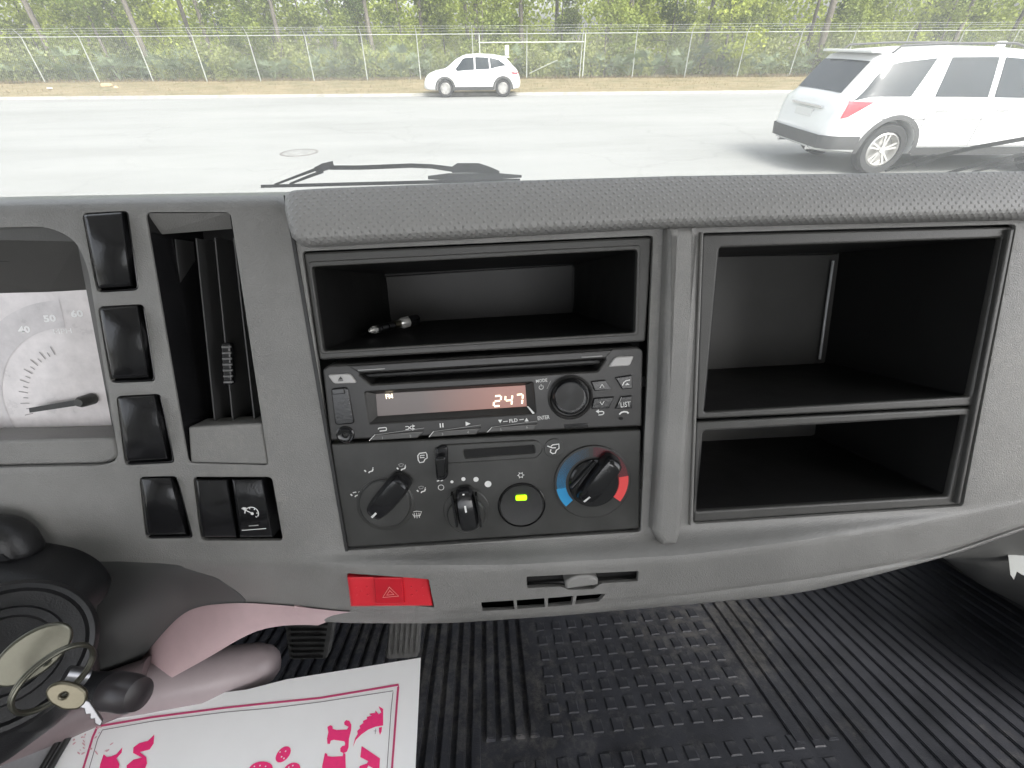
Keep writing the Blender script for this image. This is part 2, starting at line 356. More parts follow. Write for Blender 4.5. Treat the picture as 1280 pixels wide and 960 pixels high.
def strokes(name, px, py, segs, wid, m, parent, w, scale=1.0):
    """line icon: polylines in pixels round (px,py), drawn as flat ribbons in one mesh"""
    vs = []; fs = []; cx, cy = L2(px, py, w)
    for pl in segs:
        q = [Vector((cx + x * scale * PXM, cy - y * scale * PXM)) for x, y in pl]; h = wid * PXM / 2
        closed = (q[0] - q[-1]).length < 1e-6
        if closed: q = q[:-1]
        n = len(q); base = len(vs)
        for i in range(n):
            a = q[i - 1] if (i or closed) else q[i]; b = q[(i + 1) % n] if (i < n - 1 or closed) else q[i]
            t = (b - a); t = t.normalized() if t.length > 1e-9 else Vector((1, 0)); nn = Vector((-t.y, t.x)) * h
            e0 = Vector((0, 0))
            vs.append(W3(*(q[i] + nn), w)); vs.append(W3(*(q[i] - nn), w))
        for i in range(n if closed else n - 1):
            j = (i + 1) % n; fs.append((base + 2 * i, base + 2 * i + 1, base + 2 * j + 1, base + 2 * j))
    return mesh(name, vs, fs, m, parent)
def flat(name, pts, m, parent, w, local=False):
    q = pts if local else [L2(x, y, w) for x, y in pts]
    return mesh(name, [W3(x, y, w) for x, y in q], [tuple(range(len(q)))], m, parent)
def arc(r, a0, a1, n=12, cx=0, cy=0): return [(cx + r * cos(rad(a0 + (a1 - a0) * i / n)), cy - r * sin(rad(a0 + (a1 - a0) * i / n))) for i in range(n + 1)]
def lerp(a, b, t): return a + (b - a) * t
def interp(tab, x):
    if x <= tab[0][0]: return tab[0][1]
    for (x0, y0), (x1, y1) in zip(tab, tab[1:]):
        if x <= x1: return y0 + (y1 - y0) * (x - x0) / (x1 - x0)
    return tab[-1][1]
def bil(q, s, t):                                  # q = TL,TR,BR,BL pixels
    return (lerp(lerp(q[0][0], q[1][0], s), lerp(q[3][0], q[2][0], s), t), lerp(lerp(q[0][1], q[1][1], s), lerp(q[3][1], q[2][1], s), t))
def pillow(name, q, wf, wback, m, parent, ns=14, nt=20, rr=.0022, label=None):
    """rounded key cap over the pixel quad q; wf(s,t) = height of its face"""
    bm = bmesh.new(); g = []
    for j in range(nt + 1):
        row = []
        for i in range(ns + 1):
            s = .5 - .5 * cos(pi * i / ns); t = .5 - .5 * cos(pi * j / nt)
            x, y = bil(q, s, t); wv = wf(s, t)
            dx = min(s, 1 - s); dy = min(t, 1 - t); e = min(dx * 22, dy * 34, 1)
            wv -= rr * (1 - sqrt(max(0, 1 - (1 - e) ** 2)))
            row.append(bm.verts.new(D(x, y, wv)))
        g.append(row)
    for j in range(nt):
        for i in range(ns): bm.faces.new((g[j][i], g[j + 1][i], g[j + 1][i + 1], g[j][i + 1]))
    rim = [g[0][i] for i in range(ns + 1)] + [g[j][ns] for j in range(1, nt + 1)] + [g[nt][i] for i in range(ns - 1, -1, -1)] + [g[j][0] for j in range(nt - 1, 0, -1)]
    low = []
    for v in rim:
        a = loc(v.co); low.append(bm.verts.new(W3(a[0], a[1], wback)))
    n = len(rim)
    for i in range(n): bm.faces.new((rim[i], rim[(i + 1) % n], low[(i + 1) % n], low[i]))
    return bmo(name, bm, m, parent, None, 38, label)

# ================================================================== THE SETTING OUTSIDE
NZ = (R @ nrm((-.0058, .7936, .608))).normalized()      # the truck leans a little on the cambered road
GP0 = Vector((0, 0, 0))
def gp(px, py, h=0.0): r = ray(px, py); return C + r * ((h - (C - GP0).dot(NZ)) / r.dot(NZ))
k0 = gp(0, 125, 0); k1 = gp(960, 116.5, 0)
rdx = (k1 - k0).normalized(); rdy = NZ.cross(rdx).normalized(); RO = gp(600, 119.5, 0)
RM = Matrix.Translation(RO) @ Matrix((rdx, rdy, NZ)).transposed().to_4x4()
def rd(a, b, z=0): return RM @ Vector((a, b, z))
def rloc(p): q = p - RO; return (q.dot(rdx), q.dot(rdy))
def sheet(name, a0, a1, b0, b1, z, m, kind='structure', nx=1, ny=1, amp=0):
    vs = []; fs = []
    for j in range(ny + 1):
        for i in range(nx + 1): vs.append(rd(lerp(a0, a1, i / nx), lerp(b0, b1, j / ny), z + (random.uniform(-amp, amp) if amp else 0)))
    for j in range(ny):
        for i in range(nx): k = j * (nx + 1) + i; fs.append((k, k + 1, k + nx + 2, k + nx + 1))
    return mesh(name, vs, fs, m, None, kind)
sheet('ground', -900, 900, -500, 900, -.06, M['forest_floor'])
sheet('road', -300, 300, -60, 0, 0, M['pale_concrete_road'])
sheet('verge', -150, 150, .16, 9, .07, M['dry_verge'], nx=200, ny=12, amp=.03)
bm = bmesh.new(); box_geo(bm, (-150, 0, -.05), (150, .16, .10)); bmesh.ops.transform(bm, matrix=RM, verts=bm.verts)
bmo('kerb', bm, M['kerb'], None, 'structure')
sheet('forest_ground', -150, 150, 9, 120, .06, M['forest_floor'], nx=60, ny=24, amp=.04)

# manhole cover
mh = thing('manhole_cover', 'round iron manhole cover lying in the pale road', 'manhole cover')
p = gp(374, 191, 0); mhp = rloc(p)
def ring3(name, p, r0, r1, z0, z1, m, parent, seg=40):
    bm = bmesh.new()
    for (ra, za, rb, zb) in ((r0, z1, r1, z1), (r1, z1, r1, z0)):
        A = [bm.verts.new(rd(mhp[0] + ra * cos(2 * pi * k / seg), mhp[1] + ra * sin(2 * pi * k / seg), za)) for k in range(seg)]
        B = [bm.verts.new(rd(mhp[0] + rb * cos(2 * pi * k / seg), mhp[1] + rb * sin(2 * pi * k / seg), zb)) for k in range(seg)]
        for k in range(seg): bm.faces.new((A[k], A[(k + 1) % seg], B[(k + 1) % seg], B[k]))
    return bmo(name, bm, m, parent)
iron = mat('rusty_iron', (.14, .13, .12), .8, noise=.3, nscale=12); ironp = mat('dusty_iron', (.20, .20, .19), .85, noise=.2, nscale=8)
ring3('rim', p, .37, .43, 0, .008, iron, mh); ring3('lid', p, .0, .36, 0, .006, ironp, mh)

# fence
posts_px = [(75, 42, 106, 105), (156, 42, 181, 103), (230, 41, 252, 101.5), (306, 43, 325, 103), (384, 43, 398, 102), (458, 42, 468, 101), (529, 42, 533, 100), (600, 41, 600, 99),
            (665, 40, 665, 98), (732, 41, 729, 97), (801, 41, 794, 96), (866, 40, 855, 95.5), (931, 39, 918, 95), (992, 37, 974, 94)]
pa = sorted(rloc(gp(b[2], b[3], .07)) for b in posts_px)
fb = sum(q[1] for q in pa) / len(pa); sp_ = (pa[-1][0] - pa[0][0]) / (len(pa) - 1)
FH = 2.25
fence = thing('chain_link_fence', 'long galvanised chain link fence with barbed wire along the woods', 'fence')
xs = [pa[0][0] + sp_ * i for i in range(-9, 27)]
def post_mesh(r=.03, h=FH):
    bm = bmesh.new(); tube_geo(bm, [(0, 0, 0), (0, 0, h), (0, -.10, h + .12), (0, -.30, h + .36)], [r, r, r * .7, r * .5], 8)
    bmesh.ops.recalc_face_normals(bm, faces=bm.faces); me = bpy.data.meshes.new('post'); bm.to_mesh(me); bm.free(); me.materials.append(M['galv']); do_smooth(me, 50); return me
pme = post_mesh(); rotR = Matrix((rdx, rdy, NZ)).transposed().to_4x4()
for i, a in enumerate(xs):
    o = bpy.data.objects.new('post', pme); COL.objects.link(o); o.parent = fence
    o.matrix_local = Matrix.Translation(rd(a, fb, .05)) @ rotR @ Matrix.Rotation(random.uniform(-.02, .02), 4, 'Y')
tube('top_rail', [rd(xs[0], fb, FH + .03), rd(xs[-1], fb, FH + .03)], .022, M['galv'], fence, 6)
for k in range(3): tube('barbed_wire', [rd(a, fb - .12 - .09 * k, FH + .19 + .11 * k + (.015 * ((i * 7 + k) % 3) - .02)) for i, a in enumerate(xs)], .007, M['galv'], fence, 4)
vs = []; fs = []; a0, a1 = xs[0], xs[-1]; stp = .12; t = .0024; n = int((a1 - a0 + FH) / stp)
for dirn in (1, -1):
    for i in range(n):
        s = a0 + i * stp - (0 if dirn == -1 else FH)
        p0, p1 = (s, .08), (s + FH, FH)
        if dirn == -1: p0, p1 = (s, .08), (s - FH, FH)
        k = len(vs); yy = fb + .035 + .004 * dirn
        for (x, z) in ((p0[0] - t, p0[1]), (p0[0] + t, p0[1]), (p1[0] + t, p1[1]), (p1[0] - t, p1[1])): vs.append(rd(x, yy, z))
        fs.append((k, k + 1, k + 2, k + 3))
mesh('wire_mesh', vs, fs, M['galv'], fence, 'stuff')
# gate frame standing in the fence line
g0, g1, g2 = (rloc(gp(x, 99, .07))[0] for x in (600, 665, 729))
gate = thing('fence_gate', 'galvanised pipe gate frame set in the chain link fence behind the small white SUV', 'gate')
for (xa, nm) in ((g0, 'gate_stile'), (g2, 'gate_stile')): tube(nm, [rd(xa + .05, fb - .07, .1), rd(xa + .05, fb - .07, FH)], .035, M['galv'], gate, 8)
tube('gate_rail', [rd(g0, fb - .07, FH - .38), rd(g2, fb - .07, FH - .38)], .03, M['galv'], gate, 8)
tube('gate_brace', [rd(lerp(g0, g1, .95), fb - .07, .35), rd(lerp(g1, g2, .5), fb - .07, 1.0)], .018, M['galv'], gate, 6)
sg = thing('warning_sign', 'small blank white sign on a thin post behind the small white SUV', 'sign')
sa = rloc(gp(634, 99, .07))[0]
bm = bmesh.new(); box_geo(bm, (sa - .11, fb - .5, 1.30), (sa + .11, fb - .48, 1.75)); bmesh.ops.transform(bm, matrix=RM, verts=bm.verts); bmo('sign_panel', bm, M['sign'], sg)
tube('sign_post', [rd(sa, fb - .465, .05), rd(sa, fb - .465, 1.7)], .02, M['galv'], sg, 8)

# ---- vegetation
def leaf_bm(bm, c, size, rng, up=.3, asp=.45):
    d = Vector((rng.gauss(0, 1), rng.gauss(0, 1), rng.gauss(0, .6) + up)).normalized(); s = d.orthogonal().normalized()
    s = (Matrix.Rotation(rng.uniform(0, 6.28), 3, d) @ s) * size * asp
    d = d * size
    bm.faces.new([bm.verts.new(c - s * .3), bm.verts.new(c + d * .5 - s), bm.verts.new(c + d), bm.verts.new(c + d * .5 + s)])
def bm2me(bm, name):
    me = bpy.data.meshes.new(name); bm.to_mesh(me); bm.free(); return me
def trunk_me(h, r, rng, limbs=8, lo=.4, spread=1.3):
    bm = bmesh.new(); bend = (rng.uniform(-.4, .4), rng.uniform(-.3, .3)); pts = [Vector((bend[0] * sin(t * 2.2) * .6, bend[1] * sin(t * 2.6) * .6, h * t)) for t in [i / 10 for i in range(11)]]
    tube_geo(bm, pts, [r * (1 - .75 * i / 10) * (1.25 if i == 0 else 1) for i in range(11)], 9); tips = []
    for k in range(limbs):
        t = lo + (1 - lo) * (k + rng.random()) / limbs; i = min(9, int(t * 10)); b = pts[i].lerp(pts[i + 1], t * 10 - i)
        a = rng.uniform(0, 6.28); ln = spread * (1.15 - t * .6) * rng.uniform(.7, 1.2)
        e = b + Vector((cos(a) * ln, sin(a) * ln, ln * rng.uniform(.15, .6))); m_ = b.lerp(e, .5) + Vector((0, 0, -.08 * ln))
        tube_geo(bm, [b, m_, e], [r * .32 * (1.2 - t), r * .2 * (1.2 - t), r * .08], 5); tips += [m_, e]
    tips.append(pts[-1]); bmesh.ops.recalc_face_normals(bm, faces=bm.faces)
    me = bm2me(bm, 'trunk'); do_smooth(me, 60); me.materials.append(M['bark']); return me, tips
def crown_me(tips, n, rad_, size, rng, matname, needles=False):
    bm = bmesh.new(); cl = []
    for tp in tips:
        for _ in range(3): cl.append((tp + Vector((rng.gauss(0, .35), rng.gauss(0, .35), rng.gauss(0, .25))) * rad_ * 1.2, rad_ * rng.uniform(.45, 1.0)))
    for _ in range(n):
        c, rr = rng.choice(cl); o = Vector((rng.gauss(0, 1), rng.gauss(0, 1), rng.gauss(0, .8))).normalized() * rr * rng.random() ** .5
        leaf_bm(bm, c + o, size * rng.uniform(.6, 1.3), rng, asp=.16 if needles else .42)
    me = bm2me(bm, 'crown'); me.materials.append(M[matname]); return me
rng = random.Random(11)
pines = []
for k in range(4):
    h = rng.uniform(11, 14); t, tips = trunk_me(h, rng.uniform(.13, .2), rng, 13, .38, 1.9); pines.append((t, crown_me(tips, 4200, .85, .26, rng, 'pine_needles', True)))
bushes = []
for k in range(5):
    h = rng.uniform(4.5, 7); t, tips = trunk_me(h, rng.uniform(.06, .1), rng, 12, .14, 1.6); bushes.append((t, crown_me(tips, 4200, .75, .17, rng, 'broad_leaves')))
def fan_me(rng, nf=11):
    bm = bmesh.new()
    for k in range(nf):
        a = rng.uniform(0, 6.28); ln = rng.uniform(.5, 1.1); tilt = rng.uniform(.5, 1.3)
        base = Vector((0, 0, .05)); c = base + Vector((cos(a) * cos(tilt), sin(a) * cos(tilt), sin(tilt))) * ln
        dr = (c - base).normalized(); sd = dr.cross(Vector((0, 0, 1))); sd = sd.normalized() if sd.length > .01 else Vector((1, 0, 0))
        bm.faces.new([bm.verts.new(base - sd * .012), bm.verts.new(base + sd * .012), bm.verts.new(c + sd * .008), bm.verts.new(c - sd * .008)])
        nn = sd.cross(dr)
        for j in range(11):
            th = lerp(-1.35, 1.35, j / 10) + rng.uniform(-.05, .05); l_ = rng.uniform(.38, .55) * (1 - .2 * abs(th))
            dd = dr * cos(th) + sd * sin(th) + nn * rng.uniform(-.25, .05); ss = (dd.cross(nn)).normalized() * .028
            bm.faces.new([bm.verts.new(c), bm.verts.new(c + dd * l_ * .5 + ss), bm.verts.new(c + dd * l_ + Vector((0, 0, -.05))), bm.verts.new(c + dd * l_ * .5 - ss)])
    me = bm2me(bm, 'fronds'); me.materials.append(M['palmetto_leaves']); return me
fans = [fan_me(rng) for _ in range(5)]
brushes = []
for k in range(4):
    bm = bmesh.new()
    for j in range(7): a = rng.uniform(0, 6.28); tube_geo(bm, [(0, 0, 0), (cos(a) * .25, sin(a) * .25, .7), (cos(a) * .6, sin(a) * .6, rng.uniform(1.1, 1.9))], [.018, .012, .005], 4)
    st = bm2me(bm, 'stems'); st.materials.append(M['bark'])
    bm = bmesh.new()
    for j in range(1500):
        a = rng.uniform(0, 6.28); r_ = rng.random() ** .6 * .95; z = rng.random() * 1.8; leaf_bm(bm, Vector((cos(a) * r_, sin(a) * r_, z * (1 - .35 * r_))) + Vector((rng.gauss(0, .08),) * 3), .12 * rng.uniform(.6, 1.3), rng)
    lf = bm2me(bm, 'leaves'); lf.materials.append(M['brush_leaves']); brushes.append((st, lf))
def plant(name, parts, a, b, sc, label, cat, group):
    r = thing(name, label, cat, group); r['_placed'] = 1
    r.location = rd(a, b, .04); r.rotation_euler = (0, 0, rng.uniform(0, 6.28)); r.scale = (sc * rng.uniform(.9, 1.1), sc * rng.uniform(.9, 1.1), sc)
    for nm, me in parts:
        o = bpy.data.objects.new(nm, me); COL.objects.link(o); o.parent = r
    return r
A0, A1 = xs[0] + 2, xs[-1] - 2
for i in range(46):
    row = i % 3; a = lerp(A0, A1, (i + rng.random() * .8) / 46); b = fb + 2.6 + row * 4.2 + rng.uniform(-.8, .8); t, c = rng.choice(pines)
    plant('pine_tree', (('trunk', t), ('crown', c)), a, b, rng.uniform(.85, 1.15), 'tall thin pine tree standing in the dense woods behind the fence', 'tree', 'pine trees in the woods behind the fence')
for i in range(62):
    a = lerp(A0 - 4, A1 + 4, (i + rng.random()) / 62); b = fb + 2.4 + (i % 4) * 2.3 + rng.uniform(-.6, .6); t, c = rng.choice(bushes)
    plant('broadleaf_tree', (('trunk', t), ('crown', c)), a, b, rng.uniform(.75, 1.15), 'bushy broadleaf tree with yellow green leaves in the woods behind the fence', 'tree', 'broadleaf trees in the woods behind the fence')
for i in range(110):
    a = lerp(A0, A1, (i + rng.random()) / 110); b = fb + .7 + rng.random() * 1.6
    plant('saw_palmetto', (('fronds', rng.choice(fans)),), a, b, rng.uniform(.8, 1.5), 'grey green palmetto with fan leaves just behind the chain link fence', 'shrub', 'palmettos behind the chain link fence')
for i in range(90):
    a = lerp(A0, A1, (i + rng.random()) / 90); b = fb + 1.2 + rng.random() * 2.4; s_, l_ = rng.choice(brushes)
    plant('brush_shrub', (('stems', s_), ('leaves', l_)), a, b, rng.uniform(.8, 1.4), 'grey green leafy shrub in the undergrowth behind the fence', 'shrub', 'shrubs in the undergrowth behind the fence')
bm = bmesh.new()                                   # deep wood that reads as one mass
for i in range(115000):
    a = rng.uniform(A0 - 45, A1 + 45); b = fb + 15 + rng.random() * 16; z = rng.random() ** .9 * (9 + 3.5 * sin(a * .23) + 2 * sin(a * .71 + b)); leaf_bm(bm, rd(a, b, z), rng.uniform(.24, .42), rng, asp=.48)
bmo('deep_woods', bm, M['broad_leaves'], None, 'stuff', recalc=False)['label'] = 'dense green woods far behind the fence'
bm = bmesh.new()
for i in range(26000):
    a = rng.uniform(A0, A1); b = rng.choice((rng.uniform(.25, fb + 1.2), fb + rng.gauss(0, .35), rng.uniform(1, fb))); h = rng.uniform(.05, .13) * (2.4 if abs(b - fb) < .45 else 1); p = rd(a, b, .05)
    e = p + Vector((rng.gauss(0, .05), rng.gauss(0, .05), h)); q = Vector((rng.uniform(-1, 1), rng.uniform(-1, 1), 0)).normalized() * .012
    bm.faces.new([bm.verts.new(p - q), bm.verts.new(p + q), bm.verts.new(e)])
bmo('dry_grass', bm, M['dry_grass'], None, 'stuff', recalc=False)['label'] = 'dry tan grass on the verge between kerb and fence'
# litter on the verge
def litter(px, py, sx, sy, sz, name, label, m, seed):
    r_ = random.Random(seed); p = gp(px, py, .1); bm = bmesh.new(); vs = box_geo(bm, (-sx, -sy, 0), (sx, sy, sz))
    for v in vs:
        v.co += Vector((r_.gauss(0, sx * .14), r_.gauss(0, sy * .14), r_.gauss(0, sz * .12)))
        if v.co.z > sz * .5: v.co.x *= .86; v.co.y *= .86
    bmesh.ops.bevel(bm, geom=bm.edges[:], offset=min(sx, sy, sz) * .2, segments=2, affect='EDGES')
    bmesh.ops.transform(bm, matrix=Matrix.Translation(p) @ Matrix.Rotation(r_.uniform(-.5, .5), 4, 'Z'), verts=bm.verts)
    tag(bmo(name, bm, m, None, None, 30), label, 'litter')
litter(134, 108, .30, .16, .15, 'cardboard_box', 'crushed tan cardboard box lying on the dry verge', M['litter'], 3)
litter(146, 110, .09, .08, .1, 'paper_cup', 'small pale piece of litter beside the crushed cardboard box', M['litter'], 5)
litter(62, 111, .16, .08, .05, 'litter_scrap', 'flat white scrap on the verge left of the cardboard box', M['sign'], 8)

# ---- cars
def smoothtab(tab, x, e=.05): return (interp(tab, x - e) + 2 * interp(tab, x) + interp(tab, x + e)) / 4
class Car:
    def __init__(s, L, ztop, zbelt, zbot, ysill, ybelt, ytop, M4): s.L = L; s.zt, s.zl, s.zb, s.ys, s.yb, s.yt, s.M = ztop, zbelt, zbot, ysill, ybelt, ytop, M4
    def sec(s, x):
        zt = smoothtab(s.zt, x, .03); zl = min(smoothtab(s.zl, x), zt - .02); zb = interp(s.zb, x); ys = smoothtab(s.ys, x, .03); yb = smoothtab(s.yb, x, .03); yt = min(smoothtab(s.yt, x), yb - .01)
        zm = lerp(zb, zl, .55)
        zsh = max(zl, zt - .07 * min(1, (zt - zl) / .2 + .3)); ysh = yt
        return [(0, zb), (ys * .82, zb), (ys * .97, zb + .05), (ys, zb + .14), (max(ys, yb) * 1.005, zm), (yb * 1.0, zl - .07), (yb * .985, zl), (lerp(yb * .985, ysh, .5) + .006, lerp(zl, zsh, .5)), (ysh, zsh), (ysh * .93, lerp(zsh, zt, .6)), (ysh * .78, zt - .008), (ysh * .4, zt), (0, zt)]
    def P(s, x, y, z): return s.M @ Vector((x, y, z))
    def side(s, x, t, off, sd):                     # t: 0 belt .. 1 shoulder of the glasshouse
        c = s.sec(x); a, b, d_ = c[6], c[7], c[8]
        p = (lerp(a[0], b[0], t * 2), lerp(a[1], b[1], t * 2)) if t < .5 else (lerp(b[0], d_[0], t * 2 - 1), lerp(b[1], d_[1], t * 2 - 1))
        return s.P(x, sd * (p[0] + off), p[1] + off * .3)
    def low(s, x, z, off, sd):                      # body side below the belt at height z
        c = s.sec(x)[2:8]
        for (y0, z0), (y1, z1) in zip(c, c[1:]):
            if z <= z1: return s.P(x, sd * (lerp(y0, y1, (z - z0) / max(1e-6, z1 - z0)) + off), z)
        return s.P(x, sd * (c[-1][0] + off), z)
    def top(s, x, y, off): c = s.sec(x); dz = (smoothtab(s.zt, x + .02, .03) - smoothtab(s.zt, x - .02, .03)) / .04; nz = 1 / sqrt(1 + dz * dz); zt = c[-1][1] - .008 * (abs(y) / (c[8][0] + .01)) ** 2; return s.P(x - dz * nz * off, y, zt + off * nz)
def patch(name, f, ns, nt, m, parent, smooth=40, flip=False, label=None, thick=0):
    vs = [f(i / ns, j / nt) for j in range(nt + 1) for i in range(ns + 1)]; fs = []
    for j in range(nt):
        for i in range(ns):
            k = j * (ns + 1) + i; q = (k, k + 1, k + ns + 2, k + ns + 1); fs.append(q[::-1] if flip else q)
    return mesh(name, vs, fs, m, parent, smooth=smooth, label=label)
def make_car(root, car, wheels, wr, stations):
    bm = bmesh.new(); rings = []
    for x in stations:
        c = car.sec(x); ring = [bm.verts.new((x, y, z)) for y, z in c] + [bm.verts.new((x, -y, z)) for y, z in c[-2:0:-1]]; rings.append(ring)
    for a, b in zip(rings, rings[1:]):
        n = len(a)
        for k in range(n): bm.faces.new((a[k], a[(k + 1) % n], b[(k + 1) % n], b[k]))
    bm.faces.new(rings[0][::-1]); bm.faces.new(rings[-1]); bmesh.ops.recalc_face_normals(bm, faces=bm.faces)
    me = bpy.data.meshes.new('body'); bm.to_mesh(me); bm.free(); body = bpy.data.objects.new('body', me); COL.objects.link(body)
    bm = bmesh.new()
    for wx in wheels:
        for sd in (-1, 1):
            bmesh.ops.create_cone(bm, cap_ends=True, segments=40, radius1=wr + .06, radius2=wr + .06, depth=.55, matrix=Matrix.Translation((wx, sd * .95, wr + .01)) @ Matrix.Rotation(pi / 2, 4, 'X'))
    cme = bpy.data.meshes.new('cut'); bm.to_mesh(cme); bm.free(); cut = bpy.data.objects.new('cut', cme); COL.objects.link(cut)
    md = body.modifiers.new('b', 'BOOLEAN'); md.object = cut; md.operation = 'DIFFERENCE'; md.solver = 'EXACT'
    dg = bpy.context.evaluated_depsgraph_get(); res = bpy.data.meshes.new_from_object(body.evaluated_get(dg))
    bpy.data.objects.remove(body); bpy.data.objects.remove(cut); res.transform(car.M); res.materials.clear(); do_smooth(res, 42)
    link('body', res, M['paint'], root)
    yw = car.sec(wheels[0])[3][0]
    for wx in wheels:
        for sd in (-1, 1):
            # tyre and rim
            def rev(name, prof, m, par, seg=40):
                vs = []; fs = []
                for (r, y) in prof:
                    for k in range(seg): a = 2 * pi * k / seg; vs.append(car.P(wx + r * cos(a), sd * y, wr + .005 + r * sin(a)))
                for i in range(len(prof) - 1):
                    for k in range(seg): a = i * seg + k; b = i * seg + (k + 1) % seg; fs.append((a, b, b + seg, a + seg))
                return mesh(name, vs, fs, m, par, smooth=35)
            yo = yw - .02; ri = wr * .68
            wh = rev('wheel', [(ri, yo - .22), (wr - .02, yo - .23), (wr, yo - .20), (wr, yo - .04), (wr - .03, yo), (ri + .01, yo - .005), (ri, yo - .03)], M['tyre'], root)
            rim = rev('rim', [(ri, yo - .03), (ri - .025, yo - .012), (ri - .04, yo - .05), (ri - .05, yo - .14), (.0, yo - .14)], M['alloy'], wh)
            bm = bmesh.new()
            for k in range(5):
                for dlt in (-.16, .16):
                    a = 2 * pi * k / 5 + .3; mt_ = Matrix.Translation((wx, 0, wr + .005)) @ Matrix.Rotation(-a, 4, 'Y')
                    vsb = box_geo(bm, (.03, -.015, -.014), (ri - .02, .015, .014), Matrix.Translation((0, sd * (yo - .045), 0)) @ mt_ @ Matrix.Rotation(dlt, 4, 'Y'))
            bmesh.ops.create_cone(bm, cap_ends=True, segments=20, radius1=.06, radius2=.05, depth=.05, matrix=Matrix.Translation((wx, sd * (yo - .045), wr + .005)) @ Matrix.Rotation(pi / 2, 4, 'X'))
            bmesh.ops.transform(bm, matrix=car.M, verts=bm.verts); bmo('spokes', bm, M['alloy'], wh)
    return body
def ringarch(car, root, wx, wr, sd, z0=.30):
    def f(s, t):
        a = lerp(-.12, pi + .12, s); r = lerp(wr + .055, wr + .125, t); x = wx + r * cos(a); z = max(z0, wr + .01 + r * sin(a)); return car.low(x, z, .012, sd)
    return patch('wheel_arch_trim', f, 28, 2, M['cladding'], root, 60)
def quadside(car, root, name, pts, m, sd, off, n=10, label=None, low=False, nt=6):
    """four corners (x, t) BL BR TR TL on the glasshouse side, or (x, z) below the belt"""
    def f(s, t):
        x = lerp(lerp(pts[0][0], pts[1][0], s), lerp(pts[3][0], pts[2][0], s), t); tt = lerp(lerp(pts[0][1], pts[1][1], s), lerp(pts[3][1], pts[2][1], s), t)
        return car.low(x, tt, off, sd) if low else car.side(x, tt, off, sd)
    return patch(name, f, n, nt, m, root, 40, label=label)

# near white SUV, seen from behind its right rear corner, heading right
pw = gp(1106, 219, 0); a_, b_ = rloc(pw)
big = Car(5.02,
    [(0, .62), (.03, .80), (.07, .93), (.13, 1.12), (.20, 1.22), (.34, 1.42), (.50, 1.63), (.56, 1.69), (.9, 1.74), (1.6, 1.775), (2.4, 1.775), (3.0, 1.73), (3.35, 1.63), (3.75, 1.36), (4.02, 1.16), (4.5, 1.09), (4.8, .99), (4.95, .80), (5.02, .60)],
    [(0, .60), (.03, .74), (.07, .85), (.13, 1.06), (.5, 1.12), (2, 1.10), (4, 1.06), (4.5, 1.02), (4.8, .93), (4.95, .75), (5.02, .56)],
    [(0, .42), (.04, .36), (.3, .33), (1, .30), (4, .28), (4.8, .30), (5.02, .36)],
    [(0, .70), (.04, .84), (.15, .93), (.6, .98), (4.2, .98), (4.7, .93), (4.9, .82), (5.02, .62)],
    [(0, .70), (.04, .84), (.13, .90), (.6, .97), (2.5, .985), (4.2, .94), (4.7, .87), (4.9, .76), (5.02, .55)],
    [(0, .60), (.13, .72), (.5, .70), (1.2, .76), (2.5, .77), (3.4, .72), (4.0, .80), (4.7, .74), (5.02, .45)],
    RM @ Matrix.Translation((a_ - 1.40, b_ + 1.08, 0)) @ Matrix.Scale(1.11, 4))
carA = thing('white_suv', 'large white SUV with roof rails and red tail light driving past at close range', 'SUV')
WR = .385
make_car(carA, big, (1.05, 3.92), WR, [0, .015, .03, .05, .07, .10, .13, .17, .22, .28, .34, .4, .46, .5, .53, .56, .62, .75, .9] + [1 + .12 * i for i in range(33)] + [4.95, 4.99, 5.02])
for sd in (-1, 1):
    for wx in (1.05, 3.92): ringarch(big, carA, wx, WR, sd)
    quadside(big, carA, 'side_window', [(.25, .06), (1.12, .06), (1.40, .90), (.66, .84)], M['carglass'], sd, .006)
    quadside(big, carA, 'side_window', [(1.50, .06), (2.35, .06), (2.35, .90), (1.62, .90)], M['carglass'], sd, .006)
    quadside(big, carA, 'side_window', [(2.45, .06), (3.45, .06), (3.18, .90), (2.45, .90)], M['carglass'], sd, .006)
    quadside(big, carA, 'rocker_trim', [(1.55, .30), (3.45, .30), (3.45, .43), (1.55, .43)], M['cladding'], sd, .010, low=True)
    quadside(big, carA, 'chrome_strip', [(1.55, .44), (3.45, .44), (3.45, .46), (1.55, .46)], M['chrome'], sd, .014, low=True)
    for xg in (1.47, 2.40, 3.45): quadside(big, carA, 'door_gap', [(xg, .46), (xg + .012, .46), (xg + .012, 1.05), (xg, 1.05)], M['cladding'], sd, .003, 1, low=True)
    for xh in (1.58, 2.55):
        h_ = quadside(big, carA, 'door_handle', [(xh, .935), (xh + .2, .935), (xh + .2, .97), (xh, .97)], M['chrome'], sd, .03, 4, low=True)
    quadside(big, carA, 'crease_line', [(.75, .84), (3.6, .82), (3.6, .832), (.75, .852)], M['cladding'], sd, .002, 20, low=True, nt=1)
    # tail lamp wraps round the corner
    quadside(big, carA, 'tail_light', [(.14, .85), (.24, .87), (.56, 1.08), (.20, 1.09)], M['tail'], sd, .012, 8, low=True)
    tube('roof_rail', [big.P(.75, sd * .66, 1.70), big.P(.85, sd * .66, 1.79), big.P(1.6, sd * .68, 1.815), big.P(2.6, sd * .68, 1.81), big.P(3.05, sd * .67, 1.70)], .018, M['cladding'], carA, 8)
    bmx = bmesh.new(); box_geo(bmx, (-.1, -.11, -.07), (.06, .11, .08), big.M @ Matrix.Translation((3.42, sd * 1.07, 1.12))); bmesh.ops.bevel(bmx, geom=bmx.edges[:], offset=.03, segments=2, affect='EDGES'); bmo('wing_mirror', bmx, M['paint'], carA, smooth=40)
